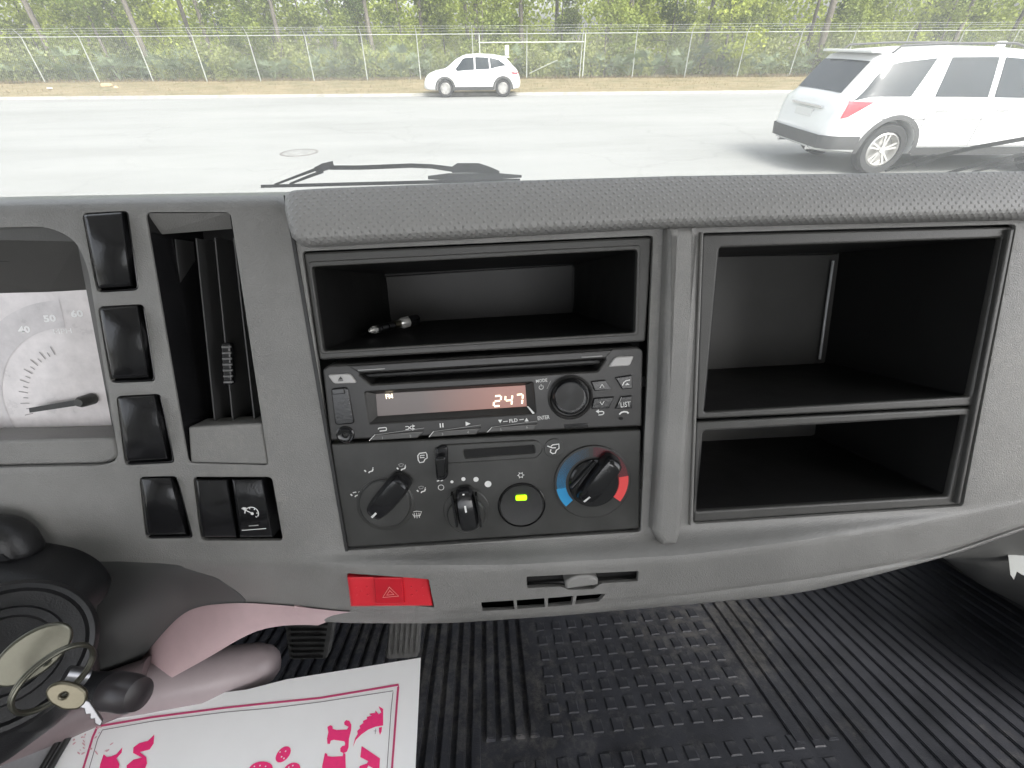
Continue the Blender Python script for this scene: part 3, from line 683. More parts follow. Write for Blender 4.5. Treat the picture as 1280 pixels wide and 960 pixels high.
def rw(s, t): x = lerp(.175, .475, t); return big.top(x, lerp(-.66, .66, s) * (1 - .04 * t), .008)
patch('rear_window', rw, 12, 8, M['carglass'], carA, 40)
def ws(s, t): x = lerp(3.98, 3.42, t); return big.top(x, lerp(-.70, .70, s) * (1 - .08 * t), .008)
patch('windscreen', ws, 12, 8, M['carglass'], carA, 40)
bm = bmesh.new(); box_geo(bm, (.40, -.68, 1.70), (.66, .68, 1.735)); bmesh.ops.bevel(bm, geom=bm.edges[:], offset=.015, segments=2, affect='EDGES'); bmesh.ops.transform(bm, matrix=big.M, verts=bm.verts); bmo('roof_spoiler', bm, M['paint'], carA, smooth=40)
def bumper(s, t):
    a = lerp(-1, 1, s); z = lerp(.40, .60, t); x = .0 + .55 * max(0, abs(a) - .62) / .38
    y = lerp(0, .80, abs(a) / .62) if abs(a) < .62 else None
    if y is not None: p = Vector((-.02 - .02 * (1 - abs(a)) + .03 * (1 - t), (1 if a > 0 else -1) * y, z)); return big.M @ p
    return big.low(max(.03, x), z, .016, 1 if a > 0 else -1)
patch('bumper_lower', bumper, 40, 3, M['cladding'], carA, 60)
box('number_plate', (.03, -.26, .80), (.055, .26, .92), mat('plate_white', (.6, .6, .58), .4), carA, 0, big.M)
bm = bmesh.new(); box_geo(bm, (.035, -.48, .955), (.085, .48, .985)); bmesh.ops.transform(bm, matrix=big.M, verts=bm.verts); bmo('tailgate_trim', bm, M['chrome'], carA)
box('antenna_fin', (2.9, -.02, 1.74), (3.05, .02, 1.83), M['paint'], carA, .006, big.M)
for sd in (-1, 1): tube('exhaust_tip', [big.P(.0, sd * .5, .36), big.P(.2, sd * .5, .36)], .04, M['chrome'], carA, 12)

# far white compact SUV heading left
pf = gp(629, 121.5, 0); a2, b2 = rloc(pf); pf2 = gp(558, 121.8, 0); wbase = a2 - rloc(pf2)[0]
LS = wbase / 2.68
small = Car(4.5,
    [(0, .62), (.03, .82), (.10, .98), (.22, 1.10), (.42, 1.30), (.62, 1.48), (.72, 1.53), (1.3, 1.62), (2.0, 1.65), (2.5, 1.62), (2.9, 1.50), (3.3, 1.22), (3.55, 1.08), (4.0, 1.01), (4.3, .90), (4.44, .74), (4.5, .58)],
    [(0, .60), (.03, .76), (.10, .92), (.3, 1.06), (.6, 1.12), (1.5, 1.06), (3, .99), (3.5, .97), (4.0, .94), (4.3, .84), (4.44, .68), (4.5, .54)],
    [(0, .40), (.05, .34), (.3, .30), (1, .27), (3.7, .27), (4.3, .28), (4.5, .34)],
    [(0, .66), (.05, .80), (.2, .88), (.6, .92), (3.8, .92), (4.2, .86), (4.4, .74), (4.5, .56)],
    [(0, .66), (.05, .80), (.2, .86), (.6, .91), (2.5, .92), (3.8, .88), (4.2, .80), (4.4, .68), (4.5, .50)],
    [(0, .55), (.2, .66), (.7, .62), (1.5, .68), (2.4, .68), (3.0, .66), (3.6, .76), (4.2, .66), (4.5, .42)],
    RM @ Matrix.Translation((a2, b2 + .92, 0)) @ Matrix.Rotation(pi, 4, 'Z') @ Matrix.Diagonal((LS, 1, .95, 1)) @ Matrix.Translation((-.80, 0, 0)))
carB = thing('compact_suv', 'small white SUV with dark wheel arches by the far kerb', 'SUV')
make_car(carB, small, (.80, 3.48), .35, [0, .015, .03, .06, .1, .15, .22, .3, .42, .52, .62, .68, .72, .8] + [.9 + .12 * i for i in range(30)] + [4.44, 4.48, 4.5])
for sd in (-1, 1):
    for wx in (.80, 3.48): ringarch(small, carB, wx, .35, sd, .27)
    quadside(small, carB, 'side_window', [(.62, .30), (1.35, .06), (1.40, .90), (.98, .82)], M['carglass'], sd, .006)
    quadside(small, carB, 'side_window', [(1.40, .06), (2.05, .06), (2.05, .92), (1.45, .92)], M['carglass'], sd, .006)
    quadside(small, carB, 'side_window', [(2.11, .06), (3.08, .06), (2.62, .92), (2.11, .92)], M['carglass'], sd, .006)
    quadside(small, carB, 'rocker_trim', [(1.25, .28), (3.05, .28), (3.05, .42), (1.25, .42)], M['cladding'], sd, .010, low=True)
    quadside(small, carB, 'tail_light', [(.07, .86), (.36, .90), (.44, .98), (.10, .96)], M['tail'], sd, .012, 6, low=True)
    quadside(small, carB, 'headlight', [(4.05, .78), (4.34, .70), (4.32, .76), (4.05, .86)], M['chrome'], sd, .012, 6, low=True)
    for xg in (1.32, 2.08, 3.1): quadside(small, carB, 'door_gap', [(xg, .42), (xg + .012, .42), (xg + .012, .98), (xg, .98)], M['cladding'], sd, .003, 1, low=True)
    bmx = bmesh.new(); box_geo(bmx, (-.08, -.09, -.06), (.05, .09, .06), small.M @ Matrix.Translation((2.98, sd * 1.0, 1.03))); bmesh.ops.bevel(bmx, geom=bmx.edges[:], offset=.025, segments=2, affect='EDGES'); bmo('wing_mirror', bmx, M['paint'], carB, smooth=40)
def rw2(s, t): x = lerp(.26, .60, t); return small.top(x, lerp(-.58, .58, s), .008)
patch('rear_window', rw2, 8, 6, M['carglass'], carB, 40)
def ws2(s, t): x = lerp(3.48, 2.72, t); return small.top(x, lerp(-.66, .66, s) * (1 - .08 * t), .008)
patch('windscreen', ws2, 8, 6, M['carglass'], carB, 40)
bm = bmesh.new(); box_geo(bm, (.50, -.58, 1.50), (.86, .58, 1.54)); bmesh.ops.transform(bm, matrix=small.M, verts=bm.verts); bmo('roof_spoiler', bm, M['paint'], carB)

# ================================================================== TRUCK CAB SHELL
GY = D(640, 222, .01).y + .27                      # foot of the windshield
ws_bot, ws_top = C.z - .205, C.z + .55
XL, XR = -.98, .80
def gl(x, z, off=0): k = (z - ws_bot) / (ws_top - ws_bot); return Vector((x, GY - .16 * k + off - .10 * (abs(x + .09) / .9) ** 2, z))
vs = []; fs = []; nx_ = 24
for side in (0, .005):
    for j in range(2):
        for i in range(nx_ + 1): vs.append(gl(lerp(XL + .06, XR - .06, i / nx_), (ws_bot, ws_top)[j], side))
for i in range(nx_): fs.append((i, i + 1, i + nx_ + 2, i + nx_ + 1))
wsd = mesh('windshield', vs[:2 * (nx_ + 1)], fs, M['dusty_windshield_glass'], None, None, 60)
tag(wsd, 'clear dusty windshield pane between dashboard and road', 'windshield')
cab = thing('truck_cab', 'grey truck cab shell round the dashboard with dark side trim beside the rubber mat', 'truck cab')
RZ = ws_top + .04; BY = -.85
box('roof_panel', (XL, BY, RZ), (XR, GY - .13, RZ + .04), M['liner'], cab)
box('header', (XL, GY - .22, ws_top), (XR, GY - .14, RZ), M['liner'], cab)
for (nm, a, b) in (('rear_wall', (XL, BY - .04, 1.0), (XR, BY, C.z + .0)), ('rear_wall', (XL, BY - .04, C.z + .42), (XR, BY, RZ)), ('rear_wall', (XL, BY - .04, C.z), (XL + .3, BY, C.z + .42)), ('rear_wall', (XR - .3, BY - .04, C.z), (XR, BY, C.z + .42))): box(nm, a, b, M['liner'], cab)
for x0, x1 in ((XL - .04, XL), (XR, XR + .04)):
    box('door_panel', (x0, BY, 1.0), (x1, GY, C.z - .34), M['cabdark'], cab)
    box('door_header', (x0, BY, C.z + .45), (x1, GY - .13, RZ), M['liner'], cab)
    box('rear_pillar', (x0, BY, C.z - .34), (x1, BY + .3, C.z + .45), M['liner'], cab)
    bm = bmesh.new(); xx = (x0 + x1) / 2; tube_geo(bm, [gl(xx, ws_bot - .1, -.02) + Vector((0, .06, 0)), gl(xx, ws_top, -.02) + Vector((0, .06, 0))], .05, 8); bmo('front_pillar', bm, M['liner'], cab, smooth=50)
box('firewall', (XL, GY + .02, .9), (XR, GY + .05, ws_bot), M['cabdark'], cab)
# cowl outside the glass
vs = []; fs = []
for j, (oy, oz) in enumerate(((.0, -.02), (.07, -.02), (.12, -.06), (.13, -.5))):
    for i in range(nx_ + 1): g = gl(lerp(XL, XR, i / nx_), ws_bot); vs.append(Vector((g.x, g.y + .01 + oy, g.z + oz)))
for j in range(3):
    for i in range(nx_): k = j * (nx_ + 1) + i; fs.append((k, k + 1, k + nx_ + 2, k + nx_ + 1))
mesh('cowl_panel', vs, fs, M['cabdark'], cab, smooth=50)

# wipers just outside the glass
WY = GY + .035
def wp(px, py, dy=0): return ptY(px, py, WY + dy - C.y)
wl = thing('windshield_wiper', 'black windshield wiper with folded arm above the middle of the dashboard', 'wiper', 'wipers outside the windshield')
def bar(name, pts, wpx, thick, m, parent):          # flat bar along pixel polyline in the wiper plane
    bm = bmesh.new(); h = []
    for i, p in enumerate(pts):
        a = Vector(pts[max(0, i - 1)]); b = Vector(pts[min(len(pts) - 1, i + 1)]); t = (b - a).normalized(); n_ = Vector((-t.y, t.x)); ww = 1.12 * (wpx[i] if isinstance(wpx, (list, tuple)) else wpx)
        q = Vector(p); h.append([bm.verts.new(wp(*(q + n_ * ww / 2), dy)) for dy in (0, thick)] + [bm.verts.new(wp(*(q - n_ * ww / 2), dy)) for dy in (thick, 0)])
    for a, b in zip(h, h[1:]):
        for k in range(4): bm.faces.new((a[k], a[(k + 1) % 4], b[(k + 1) % 4], b[k]))
    bm.faces.new(h[0]); bm.faces.new(h[-1][::-1]); return bmo(name, bm, m, parent)
bar('blade', [(326, 233), (440, 230), (600, 226), (650, 225)], [3.5, 4, 4, 3], .012, M['wiper'], wl)
bar('blade_frame', [(343, 231), (372, 220), (402, 209)], [2.5, 3, 4], .008, M['wiper'], wl)
bar('blade_frame', [(362, 230), (385, 221), (404, 214)], [2.5, 3.5, 4], .008, M['wiper'], wl)
bar('clip', [(394, 213), (404, 209), (417, 205.5)], [7, 9, 8], .012, M['cladding'], wl)
bar('arm', [(412, 209.5), (450, 209.5), (514, 207), (540, 208), (568, 212)], [5, 5, 5, 5, 6], .008, M['wiper'], wl)
bar('arm_head', [(564, 213), (572, 210), (598, 210), (612, 213), (624, 216)], [6, 11, 11, 8, 4], .02, M['wiper'], wl)
bar('pivot_cover', [(535, 222), (560, 221), (620, 220), (652, 220.5)], [4, 8, 7, 3], .02, M['cladding'], wl)
wr2 = thing('windshield_wiper', 'black windshield wiper in front of the passing large white SUV', 'wiper', 'wipers outside the windshield')
bar('arm', [(1106, 214), (1135, 205), (1166, 196)], [2, 3, 5], .008, M['wiper'], wr2)
bar('clip', [(1144, 206), (1156, 201), (1170, 195.5)], [7, 9, 7], .012, M['cladding'], wr2)
bar('arm_rod', [(1166, 197), (1220, 184), (1300, 170), (1420, 150)], [4, 4.5, 5, 6], .008, M['wiper'], wr2)
bar('blade', [(1182, 217), (1230, 204), (1300, 188), (1420, 165)], [3, 4, 4, 4], .012, M['wiper'], wr2)
bar('blade_frame', [(1215, 215), (1260, 205), (1420, 178)], [2, 3, 3], .008, M['wiper'], wr2)

# ================================================================== DASHBOARD
dash = thing('dashboard', 'moulded grey plastic truck dashboard with dotted pad along its top', 'dashboard')
tT = [(-400, 256), (0, 246), (350, 240), (380, 262), (860, 250), (1280, 245), (1500, 242)]
tL = [(-400, 690), (430, 690), (640, 679), (800, 668), (860, 663), (1000, 652), (1207, 637), (1280, 622), (1500, 580)]
tC = [(-400, 702), (300, 704), (430, 706), (640, 706), (860, 694), (1000, 676), (1207, 643), (1280, 628), (1500, 586)]
wC = [(-400, 0), (360, 0), (430, .007), (560, .016), (860, .016), (1000, .013), (1207, .001), (1500, 0)]
tF = [(-400, 960), (0, 930), (120, 875), (162, 839), (187, 810), (217, 772), (240, 756), (300, 751), (360, 755), (430, 763), (560, 765), (700, 757), (860, 742), (1000, 724), (1107, 706), (1180, 690), (1280, 655), (1500, 600)]
wF = [(-400, -.05), (217, -.048), (300, -.026), (430, -.003), (560, .009), (860, .010), (1000, .006), (1207, 0), (1500, 0)]
tE = [(-400, 990), (0, 955), (120, 910), (160, 884), (187, 862), (230, 838), (267, 818), (308, 792), (340, 782), (380, 780), (430, 783), (560, 783), (700, 773), (860, 759), (960, 751), (1020, 742), (1080, 726), (1130, 712), (1180, 699), (1280, 664), (1500, 608)]
wE = [(-400, -.028), (267, -.026), (330, -.022), (430, -.012), (560, -.002), (860, .003), (1100, .0), (1500, -.002)]
def soften(tab):                                     # round the corners of an edge table
    return [(x, sum(interp(tab, x + k * 7) for k in range(-3, 4)) / 7) for x in range(-440, 1541, 6)]
tF, tE, wF, wE = (soften(t) for t in (tF, tE, wF, wE))
NC = 190; cols = [lerp(-420, 1520, i / NC) for i in range(NC + 1)]
grid = []
for cx_ in cols:
    yT, yL, yC, yF, yE = (interp(t, cx_) for t in (tT, tL, tC, tF, tE))
    top = D(cx_, yT, -.010); rows = [top + Vector((0, .27, -.115)), top + Vector((0, .15, -.055)), top + Vector((0, .05, -.0155)), top + Vector((0, .02, -.005))]
    keys = [(yT, -.010), (yT + 4, -.005), (yT + 10, -.001), (yT + 18, 0)]
    for k in range(1, 41): keys.append((lerp(yT + 18, yL, k / 40), 0))
    wc, wf, we = interp(wC, cx_), interp(wF, cx_), interp(wE, cx_)
    for k in range(1, 6): keys.append((lerp(yL, yC, k / 5), wc * k / 5))
    for k in range(1, 11): keys.append((lerp(yC, yF, k / 10), lerp(wc, wf, (k / 10) ** 1.3)))
    keys.append((yF + 1.2, wf - .0015))
    for k in range(1, 7): keys.append((lerp(yF + 1.5, yE, k / 6), lerp(wf - .0015, we, k / 6) + .002 * sin(pi * k / 6)))
    for (y, w_) in keys: rows.append(D(cx_, y, w_))
    e = rows[-1]; rows += [e - eW * .010, e - eW * .04, e - eW * .17]
    grid.append(rows)
NRW = len(grid[0])
lock = set(range(0, 4)) | {NRW - 11, NRW - 10}
for it in range(3):                                  # soften every crease into a fillet
    new = [r[:] for r in grid]
    for i in range(NC + 1):
        for j in range(4, NRW - 3):
            if j in (NRW - 10, NRW - 11): continue
            p = grid[i][j]; q = (grid[i][j - 1] + grid[i][j + 1]) / 2
            if 0 < i < NC: q = q * .6 + (grid[i - 1][j] + grid[i + 1][j]) / 2 * .4
            new[i][j] = p.lerp(q, .5)
    grid = new
bm = bmesh.new(); gv = [[bm.verts.new(p) for p in r] for r in grid]
for i in range(NC):
    for j in range(NRW - 1): bm.faces.new((gv[i][j], gv[i][j + 1], gv[i + 1][j + 1], gv[i + 1][j]))
bmesh.ops.recalc_face_normals(bm, faces=bm.faces)
me = bpy.data.meshes.new('dash_panel'); bm.to_mesh(me); bm.free()
if sum(p.normal.dot(eW) for p in me.polygons) < 0: me.flip_normals()
shell = bpy.data.objects.new('dash_panel', me); COL.objects.link(shell)
sm_ = shell.modifiers.new('s', 'SOLIDIFY'); sm_.thickness = .003; sm_.offset = -1
# openings
OPEN_C = [(377, 314), (817, 294), (801, 664), (431, 688)]
OPEN_R = [(876, 291), (1271, 280), (1204, 633), (866, 655)]
CLUSTER = [(-330, 292), (60, 283), (95, 300), (110, 335), (149, 574), (130, 582), (-330, 592)]
VENT = [(181, 265), (288, 265), (336, 582), (235, 579)]
SW = [[(102, 266), (160, 263), (174, 363), (121, 366)], [(122, 383), (180, 380), (195, 477), (138, 479)], [(145, 495), (201, 492), (219, 579), (156, 582)], [(174, 596), (222, 595), (242, 673), (182, 674)]]
SWP = [(241, 596), (340, 596), (354, 676), (251, 676)]
HAZ = [(432, 719), (537, 718), (543, 759), (437, 760)]
SLOT = [(658, 720), (798, 713), (798, 728), (752, 731), (742, 739), (712, 740), (702, 735), (659, 737)]
SLITS = [[(601, 755), (642, 752), (644, 768), (603, 770)], [(646, 752), (681, 749), (682, 764), (647, 767)], [(685, 749), (717, 746), (716, 760), (686, 763)], [(721, 746), (758, 743), (750, 755), (720, 759)]]
bm = bmesh.new()
def prism(pts, wr_, w0, w1, r=0):
    q = rnd([L2(x, y, wr_) for x, y in pts], r); a = [bm.verts.new(W3(x, y, w0)) for x, y in q]; b = [bm.verts.new(W3(x, y, w1)) for x, y in q]; n = len(q)
    bm.faces.new(a[::-1]); bm.faces.new(b)
    for i in range(n): bm.faces.new((a[i], a[(i + 1) % n], b[(i + 1) % n], b[i]))
prism(OPEN_C, 0, -.05, .05, .0025); prism(OPEN_R, 0, -.05, .05, .003); prism(CLUSTER, 0, -.05, .05, .006); prism(VENT, 0, -.05, .05, .003)
for q in SW: prism(q, 0, -.05, .05, .003)
prism(SWP, 0, -.05, .05, .003); prism(HAZ, .008, -.05, .05, .001); prism(SLOT, .014, -.05, .05, .001)
for q in SLITS: prism(q, .012, -.05, .05, .0004)
bmesh.ops.recalc_face_normals(bm, faces=bm.faces)
cme = bpy.data.meshes.new('cut'); bm.to_mesh(cme); bm.free(); cut = bpy.data.objects.new('cut', cme); COL.objects.link(cut)
md = shell.modifiers.new('b', 'BOOLEAN'); md.object = cut; md.solver = 'EXACT'; md.operation = 'DIFFERENCE'
bv = shell.modifiers.new('v', 'BEVEL'); bv.width = .0012; bv.segments = 2; bv.limit_method = 'ANGLE'; bv.angle_limit = rad(50)
dg = bpy.context.evaluated_depsgraph_get(); res = bpy.data.meshes.new_from_object(shell.evaluated_get(dg))
bpy.data.objects.remove(shell); bpy.data.objects.remove(cut); res.materials.clear(); do_smooth(res, 32)
link('dash_panel', res, M['dash'], dash)
# seam beside the pad, between the driver's panel and the centre
plate('seam', [(354, 244), (359, 244), (437, 700), (433, 700)], -.0005, .0009, M['blackm'], dash, bev=.0003)

# dotted pad
pT = [(356, 243), (366, 238), (400, 236), (520, 231.5), (640, 226.5), (860, 220), (1280, 214), (1520, 212)]
pB = [(356, 262), (364, 296), (378, 306), (430, 303), (600, 294), (820, 282), (1000, 277), (1280, 271), (1520, 267)]
NP = 130; pc = [356, 358, 361, 365, 370] + [lerp(376, 1520, i / NP) for i in range(NP + 1)]
vs = []; uvs = []; prow = None
for cx_ in pc:
    e = min(1, (cx_ - 356) / 20); e = sqrt(max(0, 1 - (1 - e) ** 2)); yT, yB = interp(pT, cx_), interp(pB, cx_); sink = interp([(356, .0), (900, .0), (1520, 0)], cx_)
    top = D(cx_, yT, lerp(0, .004, e)); rows = [top + Vector((0, .27, -.10)), top + Vector((0, .12, -.038)), top + Vector((0, .05, -.0142)), top + Vector((0, .02, -.0045)), top]
    for k in range(1, 15):
        t = k / 14; wv = lerp(.004, .013, min(1, sin(t * pi / 2 * 1.25 if t < .8 else pi / 2))) - .0035 * max(0, (t - .86) / .14) ** 2
        rows.append(D(cx_, lerp(yT, yB, t), lerp(.0005, wv, e)))
    b = rows[-1]; rows += [b + eV * .0012 - eW * .004, b + eV * .0005 - eW * .014]
    s_ = 0; last = None
    for p in rows:
        if last is not None: s_ += (p - last).length
        last = p; vs.append(p); uvs.append((p.x, s_ - .27))
nr = 21; fs = []
for i in range(len(pc) - 1):
    for j in range(nr - 1): k = i * nr + j; fs.append((k, k + 1, k + nr + 1, k + nr))
mesh('top_pad', vs, fs, M['pad'], dash, smooth=55, uvs=uvs)

# skirt under the crease at the driver's knee, pink reflection painted in
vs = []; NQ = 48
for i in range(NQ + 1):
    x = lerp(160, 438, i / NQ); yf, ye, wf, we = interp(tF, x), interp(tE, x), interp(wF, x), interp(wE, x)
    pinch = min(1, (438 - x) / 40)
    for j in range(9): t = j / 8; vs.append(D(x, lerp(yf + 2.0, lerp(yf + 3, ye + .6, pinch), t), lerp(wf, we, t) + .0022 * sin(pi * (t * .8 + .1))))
mesh('lower_skirt', vs, [(i * 9 + j, i * 9 + j + 1, (i + 1) * 9 + j + 1, (i + 1) * 9 + j) for i in range(NQ) for j in range(8)], M['pink_reflection'], dash, smooth=60)
# raised column between centre stack and right bins
plate('centre_column', [(837, 284), (875, 282), (872, 400), (853, 667), (848, 682), (828, 684), (817, 667), (828, 500)], -.004, .009, M['dash'], dash, bev=.0045, r=.001, res=4)
plate('column_edge', [(876, 290), (880, 290), (866, 657), (862, 657)], -.002, .002, M['dash'], dash, bev=.001)
# dark boxes closing the openings from behind
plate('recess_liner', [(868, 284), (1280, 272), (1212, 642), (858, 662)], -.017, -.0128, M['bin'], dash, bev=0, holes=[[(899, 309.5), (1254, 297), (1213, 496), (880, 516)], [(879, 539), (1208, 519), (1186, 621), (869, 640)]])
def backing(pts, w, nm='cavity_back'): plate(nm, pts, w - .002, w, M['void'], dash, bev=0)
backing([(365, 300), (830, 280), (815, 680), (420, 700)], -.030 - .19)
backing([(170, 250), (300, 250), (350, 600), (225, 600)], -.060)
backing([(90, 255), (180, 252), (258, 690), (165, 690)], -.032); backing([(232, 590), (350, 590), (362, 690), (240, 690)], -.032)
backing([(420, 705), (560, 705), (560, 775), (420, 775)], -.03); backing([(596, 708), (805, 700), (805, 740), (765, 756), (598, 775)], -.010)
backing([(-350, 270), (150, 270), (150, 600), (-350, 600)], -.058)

# ---- storage bins
def bin_(name, label, frame, hole, wf, depth, dr, extra=None, r=.002, frames=M['dashd']):
    t = thing(name, label, 'storage compartment')
    plate('frame', frame, -.0065, wf, frames, t, bev=.0012, r=.002, holes=[hole], hr=r)
    q = rnd([L2(x, y, wf) for x, y in hole], r * 1.05, 3); n = len(q); cx_ = sum(a[0] for a in q) / n; cy_ = sum(a[1] for a in q) / n
    bm = bmesh.new(); A = [bm.verts.new(W3(cx_ + (a[0] - cx_) * 1.004, cy_ + (a[1] - cy_) * 1.008, wf - .0035)) for a in q]; B = [bm.verts.new(W3(cx_ + (a[0] - cx_) * dr, cy_ + (a[1] - cy_) * dr, -depth)) for a in q]
    for i in range(n): bm.faces.new((A[i], B[i], B[(i + 1) % n], A[(i + 1) % n]))
    bmo('side_walls', bm, M['bin'], t, smooth=30, recalc=False)
    mesh('back_wall', [v for v in [W3(cx_ + (a[0] - cx_) * dr, cy_ + (a[1] - cy_) * dr, -depth + .0005) for a in q]], [tuple(range(n))], M['binback'], t)
    return t, (cx_, cy_)
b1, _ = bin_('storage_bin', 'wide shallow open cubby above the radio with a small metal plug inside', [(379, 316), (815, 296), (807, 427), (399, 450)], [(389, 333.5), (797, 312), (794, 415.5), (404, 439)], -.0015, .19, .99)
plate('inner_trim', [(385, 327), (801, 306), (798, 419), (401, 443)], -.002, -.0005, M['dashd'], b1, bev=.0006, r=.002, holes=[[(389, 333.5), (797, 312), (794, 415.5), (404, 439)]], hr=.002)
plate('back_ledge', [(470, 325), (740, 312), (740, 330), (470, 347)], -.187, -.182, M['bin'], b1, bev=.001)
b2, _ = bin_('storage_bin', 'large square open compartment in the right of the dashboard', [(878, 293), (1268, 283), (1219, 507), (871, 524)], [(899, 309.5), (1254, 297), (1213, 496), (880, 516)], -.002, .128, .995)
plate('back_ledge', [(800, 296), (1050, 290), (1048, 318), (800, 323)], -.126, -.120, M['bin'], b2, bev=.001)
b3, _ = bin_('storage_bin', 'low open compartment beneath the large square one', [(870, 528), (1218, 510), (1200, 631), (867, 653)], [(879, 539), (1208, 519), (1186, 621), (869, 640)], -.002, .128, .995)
sliver = mat('painted_light_sliver', (.42, .43, .43), .35)  # pale strips drawn for light showing through the corner gap
tube('corner_light_strip', [D(1041.5, 326, -.124), D(1033, 385, -.124), D(1024.5, 449, -.124)], .0011, sliver, b2, 8)
tube('corner_light_strip', [D(1030, 530, -.124), D(1027, 547, -.124)], .0011, sliver, b3, 8)
tube('corner_light_strip', [D(717, 334, -.182), D(717, 384, -.182)], .0007, M['binback'], b1, 8)
# thin bright mould ridge at the right rim of the bins
plate('side_ridge', [(1263, 286), (1269, 286), (1201, 630), (1196, 630)], -.004, .0008, M['dashd'], b2, bev=.001)
# small plug in the cubby
pl = thing('metal_plug', 'small silver audio plug lying on the floor of the cubby above the radio', 'plug')
A = D(461, 414, -.055); B = D(514, 401, -.085)
def along(t): return A.lerp(B, t)
tube('plug_tip', [along(0), along(.04), along(.08), along(.10), along(.16)], [.0009, .0021, .0016, .0028, .0028], M['plug'], pl, 10)
for k, (a, b, m_) in enumerate(((.17, .24, M['steel']), (.26, .40, M['steel']), (.42, .55, M['steel']), (.57, .70, M['brass']))): tube('plug_band', [along(a), along(b)], .0028, m_, pl, 10)
tube('plug_collar', [along(.70), along(.78), along(.9)], [.0032, .0042, .0042], M['plug'], pl, 10); tube('plug_body', [along(.9), along(1.15)], .0038, M['black'], pl, 10)

# ---- radio
rad_ = thing('car_radio', 'black car radio with CD slot and round knob showing FM 247 on an orange display', 'radio')
wR = .0005
plate('faceplate', [(403, 462), (411, 456.5), (797, 433.5), (804, 438), (802.5, 533), (413, 551)], -.02, wR, M['radio'], rad_, bev=.0012, r=.0015,
      holes=[[(449, 467.5), (464, 480), (747, 463.5), (757, 449)], [(457, 491), (665, 479), (669, 516), (462, 529)]], hr=.0008)
plate('slot_lip', [(434, 457.5), (766, 438), (757, 448), (449, 466.5)], wR - .001, wR + .0016, M['radio'], rad_, bev=.0008)
plate('slot_flap', [(453, 467.5), (755, 449), (750, 456), (461, 473)], -.014, -.003, M['blackm'], rad_, bev=.0015)
plate('slot_back', [(445, 465), (760, 446), (750, 466), (460, 483)], -.019, -.0165, M['void'], rad_, bev=0)
for a, b in (((447, 462.3), (481, 460.3)), ((727, 446), (753, 444.5))): plate('slot_guide', [a, b, (b[0], b[1] + 1.2), (a[0], a[1] + 1.2)], wR, wR + .0021, M['printd'], rad_, bev=.0001)
e1 = plate('eject_button', [(409, 468.8), (437, 467.2), (446, 479), (417, 480)], wR - .002, wR + .0016, M['silver'], rad_, bev=.0007, r=.0015)
flat('eject_symbol', [(422.5, 474.8), (429, 474.4), (425.7, 470.5)], M['blackm'], e1, wR + .0018); flat('eject_symbol', [(422.5, 476.6), (429, 476.2), (429, 475.2), (422.5, 475.6)], M['blackm'], e1, wR + .0018)
plate('corner_button', [(760, 459), (769.5, 446.3), (793, 444.8), (787.5, 457.3)], wR - .002, wR + .0016, M['silver'], rad_, bev=.0007, r=.0015)
u1 = plate('usb_cover', [(413, 485.5), (435, 483.5), (443.5, 530), (418.5, 532)], wR - .003, wR + .0008, M['black'], rad_, bev=.0009, r=.0025)
plate('finger_tab', [(414, 486.5), (429, 485.2), (431, 492.5), (415.5, 493.5)], wR, wR + .0018, M['black'], u1, bev=.0005, r=.0006)
R_ = PXM
lathe('aux_socket', 432, 543, wR, [(11 * R_, wR - .001), (11 * R_, wR + .0007), (9.5 * R_, wR + .0012), (8 * R_, wR + .0008), (4 * R_, wR + .0008), (3.4 * R_, wR + .0004), (3 * R_, wR - .0), (0.0001, wR - .0)], M['black'], rad_)
# display recess: sloped surround, film, glass digits
wd = -.0035
def L3(px, py, w): return D(px, py, w)
fo = [(457, 491), (665, 479), (669, 516), (462, 529)]; fi = [(469.7, 492.5), (656.6, 481.7), (658.5, 508), (472, 520.3)]
fs = [(i, (i + 1) % 4, (i + 1) % 4 + 4, i + 4) for i in range(4)]
mesh('display_surround', [L3(*p, wR - .0006) for p in [(456.5, 490), (666, 478), (670, 516.6), (461.6, 529.8)]] + [L3(*p, wd) for p in fi], fs, M['radio'], rad_)
mesh('display', [L3(*p, wd - .0002) for p in [(468, 491), (658.5, 480), (660.5, 510), (470.5, 522)]], [(3, 2, 1, 0)], M['lcd'], rad_, uvs=[(0, 1), (1, 1), (1, 0), (0, 0)])
disp = [o for o in rad_.children if o.name.startswith('display')][-1]
SEG = {'a': ((0, 0), (1, 0)), 'b': ((1, 0), (1, 1)), 'c': ((1, 1), (1, 2)), 'd': ((0, 2), (1, 2)), 'e': ((0, 1), (0, 2)), 'f': ((0, 0), (0, 1)), 'g': ((0, 1), (1, 1))}
for ch, segs_, x0, y0 in (('2', 'abged', 617, 495.4), ('4', 'fgbc', 631, 494.6), ('7', 'abc', 644.2, 493.6)):
    sg_ = []
    for s_ in segs_:
        (a, b), (c_, d_) = SEG[s_]; f = .12; ax, ay, bx, by = a, b * 1, c_, d_ * 1
        P0 = Vector((ax, ay)).lerp(Vector((bx, by)), f); P1 = Vector((ax, ay)).lerp(Vector((bx, by)), 1 - f)
        sg_.append([(P0.x * 8.6 - P0.y * .9 + 1, P0.y * 6.6 - P0.x * .4), (P1.x * 8.6 - P1.y * .9 + 1, P1.y * 6.6 - P1.x * .4)])
    strokes('digit', x0, y0, sg_, 2.1, M['digit'], disp, wd + .0003)
text('band_indicator', 'FM', 486.5, 495.3, 6, M['digit'], disp, wd + .0003, .02, 8.5, 3)
flat('display_notch', [(658.5, 508), (660.5, 508), (668.5, 516.5), (666, 517.5)], M['print'], rad_, wR + .0002)
text('lettering', 'MODE', 677, 475.8, 4.2, M['print'], rad_, wR + .0003, .01, 14, 3)
